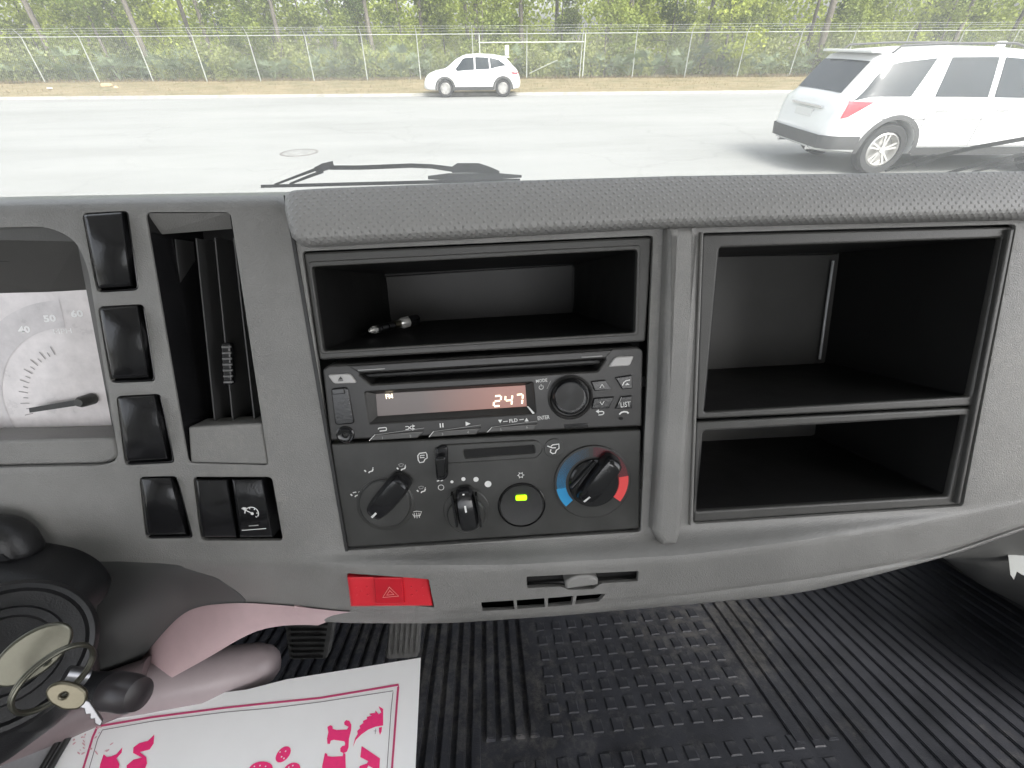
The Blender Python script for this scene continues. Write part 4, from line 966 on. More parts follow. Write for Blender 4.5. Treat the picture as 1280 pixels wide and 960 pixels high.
strokes('power_symbol', 676.5, 484, [arc(2.7, 130, 410), [(0, -4), (0, -1)]], .9, M['print'], rad_, wR + .0003)
text('lettering', 'ENTER', 679.5, 522, 5, M['print'], rad_, wR + .0003, .01, 15, 3)
text('lettering', 'FLD', 641.8, 525.6, 4.6, M['print'], rad_, wR + .0003, .015, 10.5, 3)
strokes('lettering_dash', 641.8, 525.6, [[(-13, .7), (-7.5, .4)], [(7.5, -.4), (13, -.7)]], .9, M['print'], rad_, wR + .0003)
flat('arrow_symbol', [(622.6, 524.8), (627.8, 524.5), (625.3, 529)], M['print'], rad_, wR + .0003); flat('arrow_symbol', [(655.6, 527), (661, 526.6), (658, 522.3)], M['print'], rad_, wR + .0003)
strokes('mode_tick', 686, 481, [[(2.5, -5), (-2.5, 5)]], .8, M['printd'], rad_, wR + .0003)
# knob
lathe('knob_surround', 713, 496.5, wR, [(28.5 * R_, wR - .001), (28.5 * R_, wR + .001), (26.5 * R_, wR + .0022), (24.5 * R_, wR + .0016), (23.5 * R_, wR - .001), (0.0001, wR - .001)], M['radio'], rad_, 64)
kb = lathe('volume_knob', 712.5, 496, wR + .006, [(21.8 * R_, wR - .001), (21.8 * R_, wR + .007), (21.0 * R_, wR + .0088), (18.8 * R_, wR + .0098), (17.8 * R_, wR + .0094), (0.0001, wR + .0094)], M['black'], rad_, 64)
spun = bpy.data.materials.new('spun_knob_face'); spun.use_nodes = True
_n = spun.node_tree.nodes; _b = _n['Principled BSDF']; _b.inputs['Base Color'].default_value = (.035, .035, .035, 1); _b.inputs['Metallic'].default_value = .8; _b.inputs['Roughness'].default_value = .38; _b.inputs['Anisotropic'].default_value = .85
_t = _n.new('ShaderNodeTangent'); _t.direction_type = 'RADIAL'; _t.axis = 'Z'; spun.node_tree.links.new(_t.outputs[0], _b.inputs['Tangent'])
kcx, kcy = L2(712.5, 496, wR + .0098)
kf = mesh('knob_face', [Vector((cos(2 * pi * k / 48) * 17.4 * R_, sin(2 * pi * k / 48) * 17.4 * R_, 0)) for k in range(48)], [tuple(range(48))], spun, kb)
kf['_mtx'] = 1; KFM = Matrix.Translation(W3(kcx, kcy, wR + .0097)) @ Matrix((eU, -eV, eW)).transposed().to_4x4(); kf.matrix_local = KFM
# buttons with symbols
def btn(nm, pts, m=M['black'], h=.0014, par=None): return plate(nm, pts, wR - .002, wR + h, m, par or rad_, bev=.0006, r=.0006)
bu = btn('seek_button', [(738.6, 477), (756.7, 475), (765, 486.8), (743.5, 489)]); strokes('up_symbol', 752.5, 482.5, [[(-2.6, 2.2), (0, -2.2), (2.6, 1.8)]], 1, M['print'], bu, wR + .0016)
bd = btn('seek_button', [(742.7, 498), (768, 496), (762, 510.4), (739.5, 511.2)]); strokes('down_symbol', 752.5, 504, [[(-2.6, -2), (0, 2.2), (2.6, -2.2)]], 1, M['print'], bd, wR + .0016)
bp_ = btn('phone_button', [(769, 472), (790.3, 468.8), (791, 485.8), (778, 487)]); strokes('phone_symbol', 783, 479, [[(-5, 2.5), (-3, -1.5), (0, -3.4), (4.5, -4)]], 1.3, M['print'], bp_, wR + .0016); flat('phone_symbol', [(781, 481.5), (787, 481), (784, 478.6)], M['print'], bp_, wR + .0016)
bl = btn('list_button', [(777, 496), (790.5, 494.5), (790.5, 510.5), (769, 511.5)]); text('lettering', 'LIST', 782, 505.5, 6.5, M['print'], bl, wR + .0016, 0, 12.5, 3); strokes('list_tick', 775, 500.5, [[(2, -4), (-2, 5)]], .8, M['printd'], bl, wR + .0016)
strokes('back_symbol', 751, 516.5, [[(-3, -2.2), (1.5, -2.4), (3.8, -1.2), (3.8, .8), (1.5, 2), (-3, 2.2)]], 1.3, M['print'], rad_, wR + .0003); flat('back_symbol', [(744.7, 514.2), (748.7, 511.6), (748.7, 517)], M['print'], rad_, wR + .0003)
strokes('hang_up_symbol', 780, 516.5, [[(-6, 1.2), (-3.5, -1.2), (0, -2), (3.5, -1.5), (6, .6)]], 2, M['print'], rad_, wR + .0003)
flat('microphone_hole', circ(776, 523, 3, wR, 16, sy=.7), M['void'], rad_, wR + .0003, local=True)
plate('recess_bar', [(705, 531), (735, 529), (735.5, 533.5), (706, 535.5)], wR, wR + .0005, M['black'], rad_, bev=.0002)
for pts, nums in (([(461.5, 551), (469.7, 543.5), (529.6, 539), (522, 547.5)], (('1', 478, 547.5), ('2', 513, 545.2))), ([(536, 546.5), (542.7, 539.3), (601, 535), (595, 543)], (('3', 553, 542.8), ('4', 585, 540.2))), ([(609, 540.3), (615.6, 534), (672, 530), (667, 537.6)], (('5', 626, 537), ('6', 658.7, 533.8)))):
    pb = plate('preset_button', pts, wR - .002, wR + .0013, mat('preset_plastic', (.075, .073, .07), .3), rad_, bev=.0006)
    for (ch, x, y) in nums: text('digit_label', ch, x, y, 3.6, M['printd'], pb, wR + .0016)
    strokes('edge_line', pts[0][0], pts[0][1], [[(0, 0), (pts[1][0] - pts[0][0], pts[1][1] - pts[0][1])]], .8, M['print'], pb, wR + .0016)
    strokes('edge_line', pts[1][0], pts[1][1], [[(0, 0), (pts[2][0] - pts[1][0], pts[2][1] - pts[1][1])]], .5, M['printd'], pb, wR + .0016)
strokes('repeat_symbol', 478, 536.8, [rnd([(-5, -2), (5, -2.4), (5, 1.6), (-5, 2)], 1.5, 2)[:-2]], 1.2, M['print'], rad_, wR + .0003)
strokes('shuffle_symbol', 512.4, 534.5, [[(-5.5, 2.2), (-2.5, 2), (1.5, -1.8), (4.5, -2)], [(-5.5, -1.6), (-2.5, -1.7), (1.5, 1.9), (4.5, 1.8)]], 1.1, M['print'], rad_, wR + .0003)
for dx, dy in ((517.5, 532.5), (517.5, 536.2)): flat('shuffle_symbol', [(dx - 2, dy - 2), (dx + 1.5, dy), (dx - 2, dy + 2)], M['print'], rad_, wR + .0003)
strokes('pause_symbol', 552, 531.8, [[(-1.6, -2.8), (-1.6, 2.8)], [(1.6, -2.9), (1.6, 2.7)]], 1.5, M['print'], rad_, wR + .0003)
flat('play_symbol', [(581.8, 526.9), (588.3, 529.6), (582.2, 532.6)], M['print'], rad_, wR + .0003)

# ---- climate panel
cl = thing('climate_control_panel', 'black heater control panel with three rotary knobs and blue to red temperature ring', 'climate control')
wc_ = -.001
plate('faceplate', [(413, 555), (801.5, 537), (799, 661), (431, 685)], -.02, wc_, M['climate'], cl, bev=.0010, r=.001)
def badge(nm, px, py, segs_, wid=1.1, par=None, m=None, w=None): return strokes(nm, px, py, segs_, wid, m or M['print'], par or cl, (w if w is not None else wc_) + .0003)
# mode knob
def bar_knob(nm, px, py, rbase, length, width, ang, h, root, markpx, wb, bm_=None, hpx=None):
    px0 = px; bm_ = bm_ or M['black']
    kn = lathe(nm, px, py, wb, [(rbase * R_, wb - .0005), (rbase * R_, wb + .0018), ((rbase - 2) * R_, wb + .003), (0.0001, wb + .003)], bm_, root, 64)
    cx_, cy_ = L2(*(hpx or (px, py)), wb + h); c_, s_ = cos(rad(ang)), sin(rad(ang)); bm = bmesh.new(); NL, NW = 16, 10; g = []
    for i in range(NL + 1):
        row = []
        for j in range(NW + 1):
            a = lerp(-1, 1, i / NL); b = lerp(-1, 1, j / NW); wl_ = width * (1 - .10 * a * a - .06 * a) / 2; ll = length / 2
            hh = h * (1 - .30 * max(0, a) ** 2) * (1 - .06 * b * b); ed = min(1, (1 - abs(a)) * 12, (1 - abs(b)) * 5); hh -= .0020 * (1 - sqrt(max(0, 1 - (1 - ed) ** 2)))
            x = a * ll * (1 - .10 * abs(b) ** 3); y = b * wl_ * (1 - .12 * abs(a) ** 6); x, y = x * R_, y * R_
            row.append(bm.verts.new(W3(cx_ + x * c_ - y * s_, cy_ + x * s_ + y * c_, wb + hh)))
        g.append(row)
    for i in range(NL):
        for j in range(NW): bm.faces.new((g[i][j], g[i + 1][j], g[i + 1][j + 1], g[i][j + 1]))
    rim = [g[i][0] for i in range(NL + 1)] + [g[NL][j] for j in range(1, NW + 1)] + [g[i][NW] for i in range(NL - 1, -1, -1)] + [g[0][j] for j in range(NW - 1, 0, -1)]
    low = []
    for v in rim:
        a = loc(v.co); k = 1.18; low.append(bm.verts.new(W3(cx_ + (a[0] - cx_) * 1.08, cy_ + (a[1] - cy_) * 1.08, wb + .002)))
    for i in range(len(rim)): bm.faces.new((rim[i], rim[(i + 1) % len(rim)], low[(i + 1) % len(rim)], low[i]))
    hd = bmo('knob_handle', bm, M['black'], kn, smooth=45)
    a0, a1 = markpx
    vs = []
    for (a, b) in ((a0, -.10), (a1, -.10), (a1, .10), (a0, .10)):
        hh = h * (1 - .30 * max(0, a) ** 2) * (1 - .06 * b * b) + .0007; x, y = a * length / 2 * R_, (b * width / 2) * R_
        if abs(a) > .9: hh -= .0006
        vs.append(W3(cx_ + x * c_ - y * s_, cy_ + x * s_ + y * c_, wb + hh))
    mesh('pointer_mark', vs, [(0, 1, 2, 3)], M['print'], kn)
    return kn
lathe('dial_ring', 482, 630, wc_, [(37 * R_, wc_ - .001), (37 * R_, wc_ + .0004), (36 * R_, wc_ + .0006), (0.0001, wc_ + .0006)], M['climate'], cl, 64)
k1_ = bar_knob('mode_knob', 482, 628, 33, 66, 27, 226, .011, cl, (.58, .90), wc_ + .0006, M['climate'])
lathe('dial_ring', 583, 637, wc_, [(30 * R_, wc_ - .001), (30 * R_, wc_ + .0004), (29 * R_, wc_ + .0008), (0.0001, wc_ + .0008)], M['climate'], cl, 64)
k2_ = bar_knob('fan_knob', 583, 642, 25, 54, 24, 95, .010, cl, (.08, .92), wc_ + .0008, M['climate'])
for sgn in (-1, 1):
    cx_, cy_ = L2(583 + sgn * 15, 637, wc_ + .006); box('grip_rib', (-.0006, -.011, -.004), (.0006, .011, .0025), M['black'], k2_, .0005, Matrix.Translation(W3(cx_, cy_, wc_ + .0065)) @ Matrix((eU, -eV, eW)).transposed().to_4x4() @ Matrix.Rotation(.08, 4, 'Z'))
# fan dots
for (x, y, r) in ((565, 602, 2.0), (579.3, 598.6, 2.7), (595, 599, 3.4), (610, 604.8, 4.4)): flat('fan_speed_dot', circ(x, y, r, wc_, 20), M['print'], cl, wc_ + .0003, True)
badge('fan_off_symbol', 551.3, 609.3, [arc(3.6, 0, 360, 18)], .8); badge('fan_symbol', 550, 601, [[(-4, .2), (-.8, -.5)], [(.8, .2), (4, -.4)]], 1.5)
# slider
SL = [(541, 561), (556, 556), (672, 550), (680, 561), (672, 573), (560, 580), (543, 577)]
plate('slider_rim', SL, wc_ - .001, wc_ + .0011, M['climate'], cl, bev=.0008, r=.003, holes=[[(579, 563), (667, 557), (669, 566), (581, 573)]], hr=.0012)
plate('slider_slot', [(578, 562), (668, 556), (670, 567), (580, 574)], wc_, wc_ + .0002, M['void'], cl, bev=0)
sk = plate('slider_lever', [(543, 572), (557.5, 570.5), (557.5, 598), (545, 600)], wc_, wc_ + .008, M['black'], cl, bev=.0018, r=.0025, res=3)
plate('slider_base', [(544, 560), (560, 556), (560, 600), (545, 602)], wc_, wc_ + .003, M['black'], cl, bev=.0012, r=.004)
# icons
def cabin(px, py, fresh, par=cl):
    o_ = [(-5.5, 3), (-5.5, -3), (-3, -6), (5, -6.5), (6, -4), (6, 1), (3, 2.5), (1, 6), (-4, 6.5), (-5.5, 3)]
    badge('air_source_symbol', px, py, [o_], 1.4, par)
    if fresh: badge('air_source_symbol', px, py, [[(-8.5, -4), (-2, -1), (2, -.8)]], 1.6, par)
    else: badge('air_source_symbol', px, py, [[(3, -3), (-2.5, -3), (-2.8, 0), (2.5, 0)]], 1.1, par)
cabin(528, 572, False)
lathe('symbol_disc', 692.7, 560, wc_, [(13 * R_, wc_ - .001), (13 * R_, wc_ + .0004), (12.5 * R_, wc_ + .0006), (0.0001, wc_ + .0006)], M['climate'], cl, 40)
strokes('air_source_symbol', 693, 560.5, [[(-4.5, 1), (-5.5, 4.5), (-2.5, 7), (1, 6.5), (2.5, 2.5), (6, .5), (6, -5.5), (-2, -5), (-4.5, -3)], [(-9, -4), (-3, -1), (2, -.8)]], 1.4, M['print'], cl, wc_ + .0009)
def person_icon(px, py, a=False, b=False, c=False):
    badge('airflow_symbol', px, py, [[(-1, 3.5), (0, 2), (4, 1), (5, -2)], [(4.6, -3.4), (5.4, -3)]], 1.6)
    badge('airflow_symbol', px, py, [[(-6, -.8), (-4.2, 1.4)]], 1.8)
    if a: badge('airflow_symbol', px, py, [[(-3, -2.5), (1.5, -3.2)]], 1.3)
    if b: badge('airflow_symbol', px, py, [[(-3.5, -5), (0, -6), (3, -5), (1.5, -2.4), (-2, -2.2), (-3.5, -5)]], .8, m=M['printd'])
person_icon(461.5, 588); person_icon(444.3, 618, a=True); person_icon(502, 585, b=True); person_icon(527, 613, b=True)
badge('defrost_symbol', 521, 643, [[(-6.5, -3.5), (0, -4.6), (6.5, -3.5), (4, 2), (-4, 2), (-6.5, -3.5)]], .9); badge('defrost_symbol', 521, 644, [[(-3, -3), (-3, 4)], [(0, -3.4), (0, 4.4)], [(3, -3), (3, 4)]], .7)
# A/C button
lathe('button_well', 652, 631, wc_, [(31.5 * R_, wc_ - .001), (31.5 * R_, wc_ + .0008), (30.6 * R_, wc_ + .001), (29.8 * R_, wc_ + .0003), (29.6 * R_, wc_ - .0015), (0.0001, wc_ - .0015)], M['black'], cl, 64)
ac = lathe('air_con_button', 652, 631, wc_ + .002, [(28.6 * R_, wc_ - .001), (28.6 * R_, wc_ + .0018), (27.8 * R_, wc_ + .0026), (20 * R_, wc_ + .0022), (0.0001, wc_ + .0020)], M['blackm'], cl, 64)
plate('indicator_light', [(644.5, 619.8), (658.7, 619), (658.9, 625.8), (644.7, 626.5)], wc_ + .002, wc_ + .0034, M['led'], ac, bev=.0006, r=.0012)
badge('snowflake_symbol', 651, 594, [[(3.2 * cos(i * pi / 3), 3.2 * sin(i * pi / 3)) for i in range(7)]] + [[(2.2 * cos(i * pi / 3), 2.2 * sin(i * pi / 3)), (4.6 * cos(i * pi / 3), 4.6 * sin(i * pi / 3))] for i in range(6)], .9)
# temperature dial
TX, TY = 740.5, 602.5
lathe('dial_ring', TX, TY, wc_, [(51 * R_, wc_ - .001), (51 * R_, wc_ + .0010), (49.8 * R_, wc_ + .0014), (0.0001, wc_ + .0014)], M['climate'], cl, 72)
def ringsec(nm, a0, a1, r0, r1, m, w, n=24):
    cx_, cy_ = L2(TX, TY, w); vs = []
    for i in range(n + 1):
        a = rad(lerp(a0, a1, i / n)); vs += [W3(cx_ + r0 * R_ * cos(a), cy_ + r0 * R_ * sin(a), w), W3(cx_ + r1 * R_ * cos(a), cy_ + r1 * R_ * sin(a), w)]
    return mesh(nm, vs, [(2 * i, 2 * i + 1, 2 * i + 3, 2 * i + 2) for i in range(n)], m, cl)
wt = wc_ + .0017
ringsec('dial_groove', -43, 226, 33, 50, M['radio'], wt - .0001, 48)
ringsec('cold_scale', 188, 222, 35.5, 48, M['blue'], wt); ringsec('hot_scale', -40, 6, 35.5, 48, M['redp'], wt)
def dots(nm, a0, a1, m, dens):                       # halftone fade printed on the dial
    cx_, cy_ = L2(TX, TY, wt); vs = []; fs = []; rr = 35.8; k = 0
    while rr < 47.6:
        st = 1.55 / rr * 57.3; a = a0 + (k % 2) * st / 2
        while a < a1:
            f = dens((a - a0) / (a1 - a0)); s_ = .78 * f * R_
            if s_ > .12 * R_:
                x, y = cx_ + rr * R_ * cos(rad(a)), cy_ + rr * R_ * sin(rad(a)); b = len(vs)
                vs += [W3(x - s_, y, wt + .0001), W3(x, y - s_, wt + .0001), W3(x + s_, y, wt + .0001), W3(x, y + s_, wt + .0001)]; fs.append((b, b + 1, b + 2, b + 3))
            a += st
        rr += 1.35; k += 1
    o = mesh(nm, vs, fs, m, cl, 'stuff'); return o
dots('cold_scale_dots', 96, 189, M['blue'], lambda t: .25 + .65 * t); dots('hot_scale_dots', 6, 86, M['redp'], lambda t: .42 - .27 * t)
ringsec('warm_scale', 6, 88, 35.5, 48, M['maroon'], wt - .00005)
k3_ = bar_knob('temperature_knob', 742, 603, 33, 70, 26, 231, .0115, cl, (.62, .93), wc_ + .0018, None, (751, 605.5))
plate('grip_ridge', [(712, 610), (743, 577), (746, 579), (716, 613)], wc_ + .003, wc_ + .0075, M['black'], k3_, bev=.0012, r=.001)

# ---- vent
vt = thing('air_vent', 'tall dark dashboard air vent with vertical vanes and a ribbed slider tab', 'air vent')
q = rnd([L2(x, y, 0) for x, y in VENT], .003, 4); n = len(q); bm = bmesh.new(); mx_, my_ = sum(a[0] for a in q) / n, sum(a[1] for a in q) / n
A = [bm.verts.new(W3(*a, -.0012)) for a in q]; B = [bm.verts.new(W3(mx_ + (a[0] - mx_) * .90, my_ + (a[1] - my_) * .96, -.045)) for a in q]
for i in range(n): bm.faces.new((A[i], B[i], B[(i + 1) % n], A[(i + 1) % n]))
bmo('vent_housing', bm, M['black'], vt, smooth=30, recalc=False)
mesh('vent_throat', [W3(mx_ + (a[0] - mx_) * .90, my_ + (a[1] - my_) * .96, -.0448) for a in q], [tuple(range(n))], M['void'], vt)
mesh('upper_lip', [D(182.5, 266.5, -.0015), D(287, 266, -.0015), D(290, 286, -.010), D(187, 294, -.010)], [(3, 2, 1, 0)], M['dash'], vt)
plate('lower_block', [(235, 534), (327, 529), (335, 581), (238, 579)], -.02, -.0015, M['dash'], vt, bev=.0012, r=.0012)
def vane(x0, y0, x1, y1, w0, w1, nm='vane'):
    vs = [D(x0 - .7, y0, w1), D(x0 + .9, y0, w1), D(x1 + .9, y1, w1), D(x1 - .7, y1, w1)]
    lo_ = [p - eW * (w1 - w0) for p in vs]; return mesh(nm, vs + lo_, [(0, 1, 2, 3), (0, 4, 5, 1), (1, 5, 6, 2), (2, 6, 7, 3), (3, 7, 4, 0)], mat('vane_plastic', (.06, .06, .06), .35), vt)
for (a, b, c_, d_) in ((219, 299, 243, 530), (245, 298, 268.5, 528), (268.5, 297, 291, 527), (292, 297, 318, 526)): vane(a, b, c_, d_, -.034, -.012 if a != 219 else -.018)
tb = plate('slider_tab', [(275.5, 429), (287.5, 429), (290.5, 481), (279, 482)], -.013, -.0085, M['black'], vt, bev=.001, r=.0015)
for k in range(7): y = 433 + 7.3 * k; x = 276 + 3.2 * k / 7; plate('tab_rib', [(x, y), (x + 11.5, y - .4), (x + 11.8, y + 2.2), (x + .2, y + 2.6)], -.009, -.0072, mat('rib_plastic', (.16, .16, .16), .3), tb, bev=.0006)

# ---- rocker blanks
SWT = ['topmost glossy black blank switch beside the air vent', 'middle glossy black blank switch between gauge and air vent', 'lower glossy black blank switch at the bottom corner of the gauge', 'black blank switch on its own under the air vent column']
def cap_q(q, l=2, t=2, r=9, b=5): return [(q[0][0] + l, q[0][1] + t), (q[1][0] - r + 1, q[1][1] + t), (q[2][0] - r, q[2][1] - b), (q[3][0] + l, q[3][1] - b)]
for q, lb in zip(SW, SWT):
    s_ = thing('blank_switch', lb, 'switch', 'blank switches on the dashboard')
    pillow('rocker', cap_q(q), lambda s, t: .0012 + .0034 * (1 - (2 * t - .9) ** 2) + .0006 * (1 - (2 * s - 1) ** 2), -.03, M['black'], s_)
    plate('socket', q, -.03, -.0012, M['black'], s_, bev=.0006, r=.0028, holes=[cap_q(q, 1, 1, 4, 3)], hr=.001)
s_ = thing('blank_switch', 'black blank switch joined to the cruise control switch', 'switch', 'blank switches on the dashboard')
pillow('rocker', [(244, 599), (284, 599), (296, 672), (253, 672)], lambda s, t: .0010 + .0024 * (1 - (2 * t - .9) ** 2), -.03, M['black'], s_)
s2 = thing('cruise_control_switch', 'black switch printed with a white speedometer symbol', 'switch')
rk = pillow('rocker', [(289.5, 599), (328, 598.5), (341, 671.5), (300, 672)], lambda s, t: .0010 + .0024 * (1 - (2 * t - .9) ** 2), -.03, M['black'], s2)
ws_ = .0040
strokes('speedometer_symbol', 314.6, 641.5, [arc(8.2, -38, 178, 18), [(-11, -7.5), (1, .5)], [(-1.5, -8), (-1.2, -5.5)], [(5.2, -6), (3.6, -4.2)], [(8, .5), (5.5, .4)], [(5.4, 6), (4, 4.6)]], 1.2, M['print'], rk, ws_)
flat('speedometer_symbol', circ(315.2, 642, 2, ws_, 12), M['print'], rk, ws_, True); flat('speedometer_symbol', [(303, 634), (308, 634.5), (305.5, 638.5)], M['print'], rk, ws_)
strokes('switch_lettering', 317, 657, [[(-6, 0), (6, 0)]], 1.3, M['printd'], rk, ws_ - .0004); strokes('switch_line', 317.5, 661.8, [[(-15, 0), (15, 0)]], .9, M['print'], rk, ws_ - .0006)

# ---- instrument cluster
ic = thing('instrument_cluster', 'speedometer with lens glare painted into its pale face behind the steering column', 'gauge')
wi = -.03
plate('gauge_face', [(-320, 372), (112, 361), (143, 545), (-320, 556)], wi - .003, wi, M['gauge'], ic, bev=.0005)
plate('lower_trim', [(-328, 558), (143, 547), (148, 573), (130, 581), (-328, 590)], -.030, -.004, M['dash'], ic, bev=.002, r=.003)
mesh('gauge_hood', [D(-328, 293, -.003), D(62, 284, -.003), D(97, 302, -.004), D(113, 362, wi), D(60, 365, wi + .0005), D(-328, 374, wi + .0005)], [(5, 4, 3, 2, 1, 0)], M['dashd'], ic)
mesh('gauge_side_wall', [D(96, 300, -.003), D(111, 336, -.003), D(149, 575, -.003), D(143, 548, wi), D(111, 358, wi)], [(4, 3, 2, 1, 0)], M['dashd'], ic)
plate('hood_rib', [(-300, 327), (108, 324), (108, 326.5), (-300, 329.5)], -.0185, -.0135, M['blackm'], ic, bev=.0006)
for tx, x, y in (('60', 96, 392), ('50', 62, 398), ('40', 30, 412)): text('gauge_number', tx, x, y, 9, M['gaugenum'], ic, wi + .0004, .04, 15, 2)
def garc(nm, r0, r1, a0, a1, m, w):
    cx_, cy_ = L2(103, 502, w); vs = []
    for i in range(41):
        a = rad(lerp(a0, a1, i / 40)); vs += [W3(cx_ + r0 * R_ * cos(a), cy_ + r0 * R_ * sin(a), w), W3(cx_ + r1 * R_ * cos(a), cy_ + r1 * R_ * sin(a), w)]
    mesh(nm, vs, [(2 * i, 2 * i + 1, 2 * i + 3, 2 * i + 2) for i in range(40)], m, ic)
garc('dial_ring', 97, 131, 88, 205, mat('dial_ring_print', (.60, .57, .575), .3, noise=.15, nscale=90, coat=.5), wi + .0002)
strokes('gauge_ticks', 103, 502, [[(-66 * cos(rad(a)), 66 * sin(rad(a))), (-75 * cos(rad(a)), 75 * sin(rad(a)))] if False else [(-66 * cos(rad(a)), -66 * sin(rad(a))), ((-72 if k % 2 else -77) * cos(rad(a)), (-72 if k % 2 else -77) * sin(rad(a)))] for k, a in enumerate(range(-10, 80, 6))], 1.2, mat('faint_dial_print', (.34, .32, .32), .5), ic, wi + .0004)
text('gauge_lettering', 'MPH', 78, 414, 6, M['gaugenum'], ic, wi + .0004, 0, 22)
ndl = mesh('needle', [D(36, 510, wi + .008), D(102, 498.5, wi + .008), D(103, 506, wi + .008), D(37, 516, wi + .008)] + [D(37, 513, wi + .005), D(102, 502.5, wi + .005)], [(0, 3, 2, 1), (0, 4, 3), (3, 4, 5, 2), (0, 1, 5, 4)], M['cabdark'], ic)
lathe('needle_hub', 103, 502, wi + .008, [(7.5 * R_, wi + .001), (7 * R_, wi + .009), (5 * R_, wi + .011), (0.0001, wi + .011)], M['dashd'], ic, 32)

# ---- hazard switch
hz = thing('hazard_switch', 'red hazard warning switch with a triangle symbol', 'switch')
pillow('rocker', [(434, 721), (535, 720), (541, 757), (438.5, 758)], lambda s, t: .0085 + .0006 * cos(2 * pi * s), -.015, M['red'], hz, 24, 12, .0015)
plate('centre_key', [(467, 722.5), (503, 722), (506, 754.5), (469.5, 755)], .008, .0098, M['redd'], hz, bev=.0006, r=.001)
strokes('triangle_symbol', 487.5, 741, [[(-10, 6), (0, -8.5), (10.5, 6), (-10, 6)], [(-4.5, 3), (0, -3.2), (4.8, 3), (-4.5, 3)]], 1.1, M['pinkprint'], hz, .0101)
bm = bmesh.new()
for bx in (452, 521):
    for dx, dy in ((-7, -5), (7, -5), (0, 0), (-6, 5), (8, 5)):
        cx_, cy_ = L2(bx + dx, 739 + dy, .009); bmesh.ops.create_uvsphere(bm, u_segments=8, v_segments=5, radius=.0006, matrix=Matrix.Translation(W3(cx_, cy_, .0088)))
bmo('grip_dots', bm, M['red'], hz, 'stuff', 60)

# ---- pull-out holder
ch = thing('pull_out_holder', 'slim pull out holder slot with a half round finger tab under the radio', 'holder')
plate('slot_floor', [(657, 719), (800, 712), (800, 730), (755, 732), (742, 741), (712, 742), (700, 736), (658, 739)], -.004, .006, M['void'], ch, bev=0)
plate('slot_front', [(661, 730), (708, 726), (748, 724.5), (796, 721.5), (796, 726.5), (751, 730), (742, 735), (712, 736), (703, 733), (661, 735)], .002, .0085, M['blackm'], ch, bev=.0012, r=.0005)
tp = [L2(728, 727, .016)]; cx_, cy_ = tp[0]
plate('finger_tab', [(cx_ + 22 * R_ * cos(rad(a)), cy_ - .002 + 12 * R_ * sin(rad(a)) + (0 if a <= 180 else 0)) for a in range(0, 181, 12)] + [(cx_ - 21 * R_, cy_ - .0055), (cx_ + 21 * R_, cy_ - .0045)], .002, .0150, M['dash'], ch, bev=.0018, local=True, res=3)
# four slits under it: dividing ribs
for (x, y) in ((643.8, 753.5), (683, 750.5), (719, 747.5)): pass
plate('cover_flap', [(366, 757.5), (412, 760), (426, 773), (371, 771)], -.022, -.0128, M['pink_reflection'], dash, bev=.0008, r=.0015)

# ================================================================== STEERING COLUMN CORNER (nearer than the dash)
sc = thing('steering_column', 'black steering column shroud with ignition lock beside the gauge', 'steering column')
def blob(name, pts, wb, wt_, rr, m, parent, label=None): return plate(name, [L2(x, y, 0) for x, y in pts], wb, wt_, m, parent, bev=rr, r=.006, res=5, label=label, local=True)
blob('upper_shroud', [(-180, 648), (-60, 636), (0, 633), (34, 636), (56, 650), (74, 680), (40, 690), (-180, 700)], .0, .022, .010, M['steering'], sc)
blob('shroud_body', [(-200, 676), (10, 674), (64, 676), (100, 684), (128, 700), (142, 722), (138, 745), (124, 752), (118, 800), (128, 850), (60, 900), (-200, 940)], -.01, .040, .016, M['steering'], sc)
# knee panel between shroud and dash skirt, shadow put into its dark colour
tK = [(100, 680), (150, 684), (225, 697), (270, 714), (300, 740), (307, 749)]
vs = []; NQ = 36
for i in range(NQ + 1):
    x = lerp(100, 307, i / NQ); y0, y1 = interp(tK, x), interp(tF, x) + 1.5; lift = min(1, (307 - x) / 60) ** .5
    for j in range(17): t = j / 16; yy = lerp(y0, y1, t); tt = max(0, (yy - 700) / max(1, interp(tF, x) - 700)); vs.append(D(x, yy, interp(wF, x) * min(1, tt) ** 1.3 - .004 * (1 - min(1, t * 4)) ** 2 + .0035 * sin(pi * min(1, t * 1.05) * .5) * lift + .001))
mesh('shaded_knee_panel', vs, [(i * 17 + j, i * 17 + j + 1, (i + 1) * 17 + j + 1, (i + 1) * 17 + j) for i in range(NQ) for j in range(16)], mat('dash_plastic_in_shade', (.060, .061, .060), .5, noise=.12, nscale=30, bump=.2, bscale=1200, bdist=.0005), sc, smooth=60)
KA = ptD(30, 812, .215); kdir = (C - KA).normalized()
kx = Vector((1, 0, 0)); kx = (kx - kdir * kx.dot(kdir)).normalized(); ky = kdir.cross(kx)
KM = Matrix.Translation(KA) @ Matrix((kx, ky, kdir)).transposed().to_4x4()
P2 = .215 / F * 1.25
def klathe(name, prof, m, parent, off=(0, 0), seg=56):
    vs = []; fs = []
    for (r, h) in prof:
        for s_ in range(seg): a = 2 * pi * s_ / seg; vs.append(KM @ Vector((off[0] + r * cos(a), off[1] + r * sin(a), h)))
    for i in range(len(prof) - 1):
        for s_ in range(seg): a = i * seg + s_; b = i * seg + (s_ + 1) % seg; fs.append((a, b, b + seg, a + seg))
    fs.append(tuple(range((len(prof) - 1) * seg, len(prof) * seg))); return mesh(name, vs, fs, m, parent, smooth=40)
klathe('lock_collar', [(.034, -.04), (.033, .000), (.031, .0025), (.029, .0028), (.0275, .001), (.0001, .001)], M['steering'], sc, (-.006, -.002))
klathe('lock_barrel', [(.021, -.01), (.021, .004), (.020, .006), (.017, .0062), (.016, .004), (.0001, .004)], M['steering'], sc, (-.006, -.002))
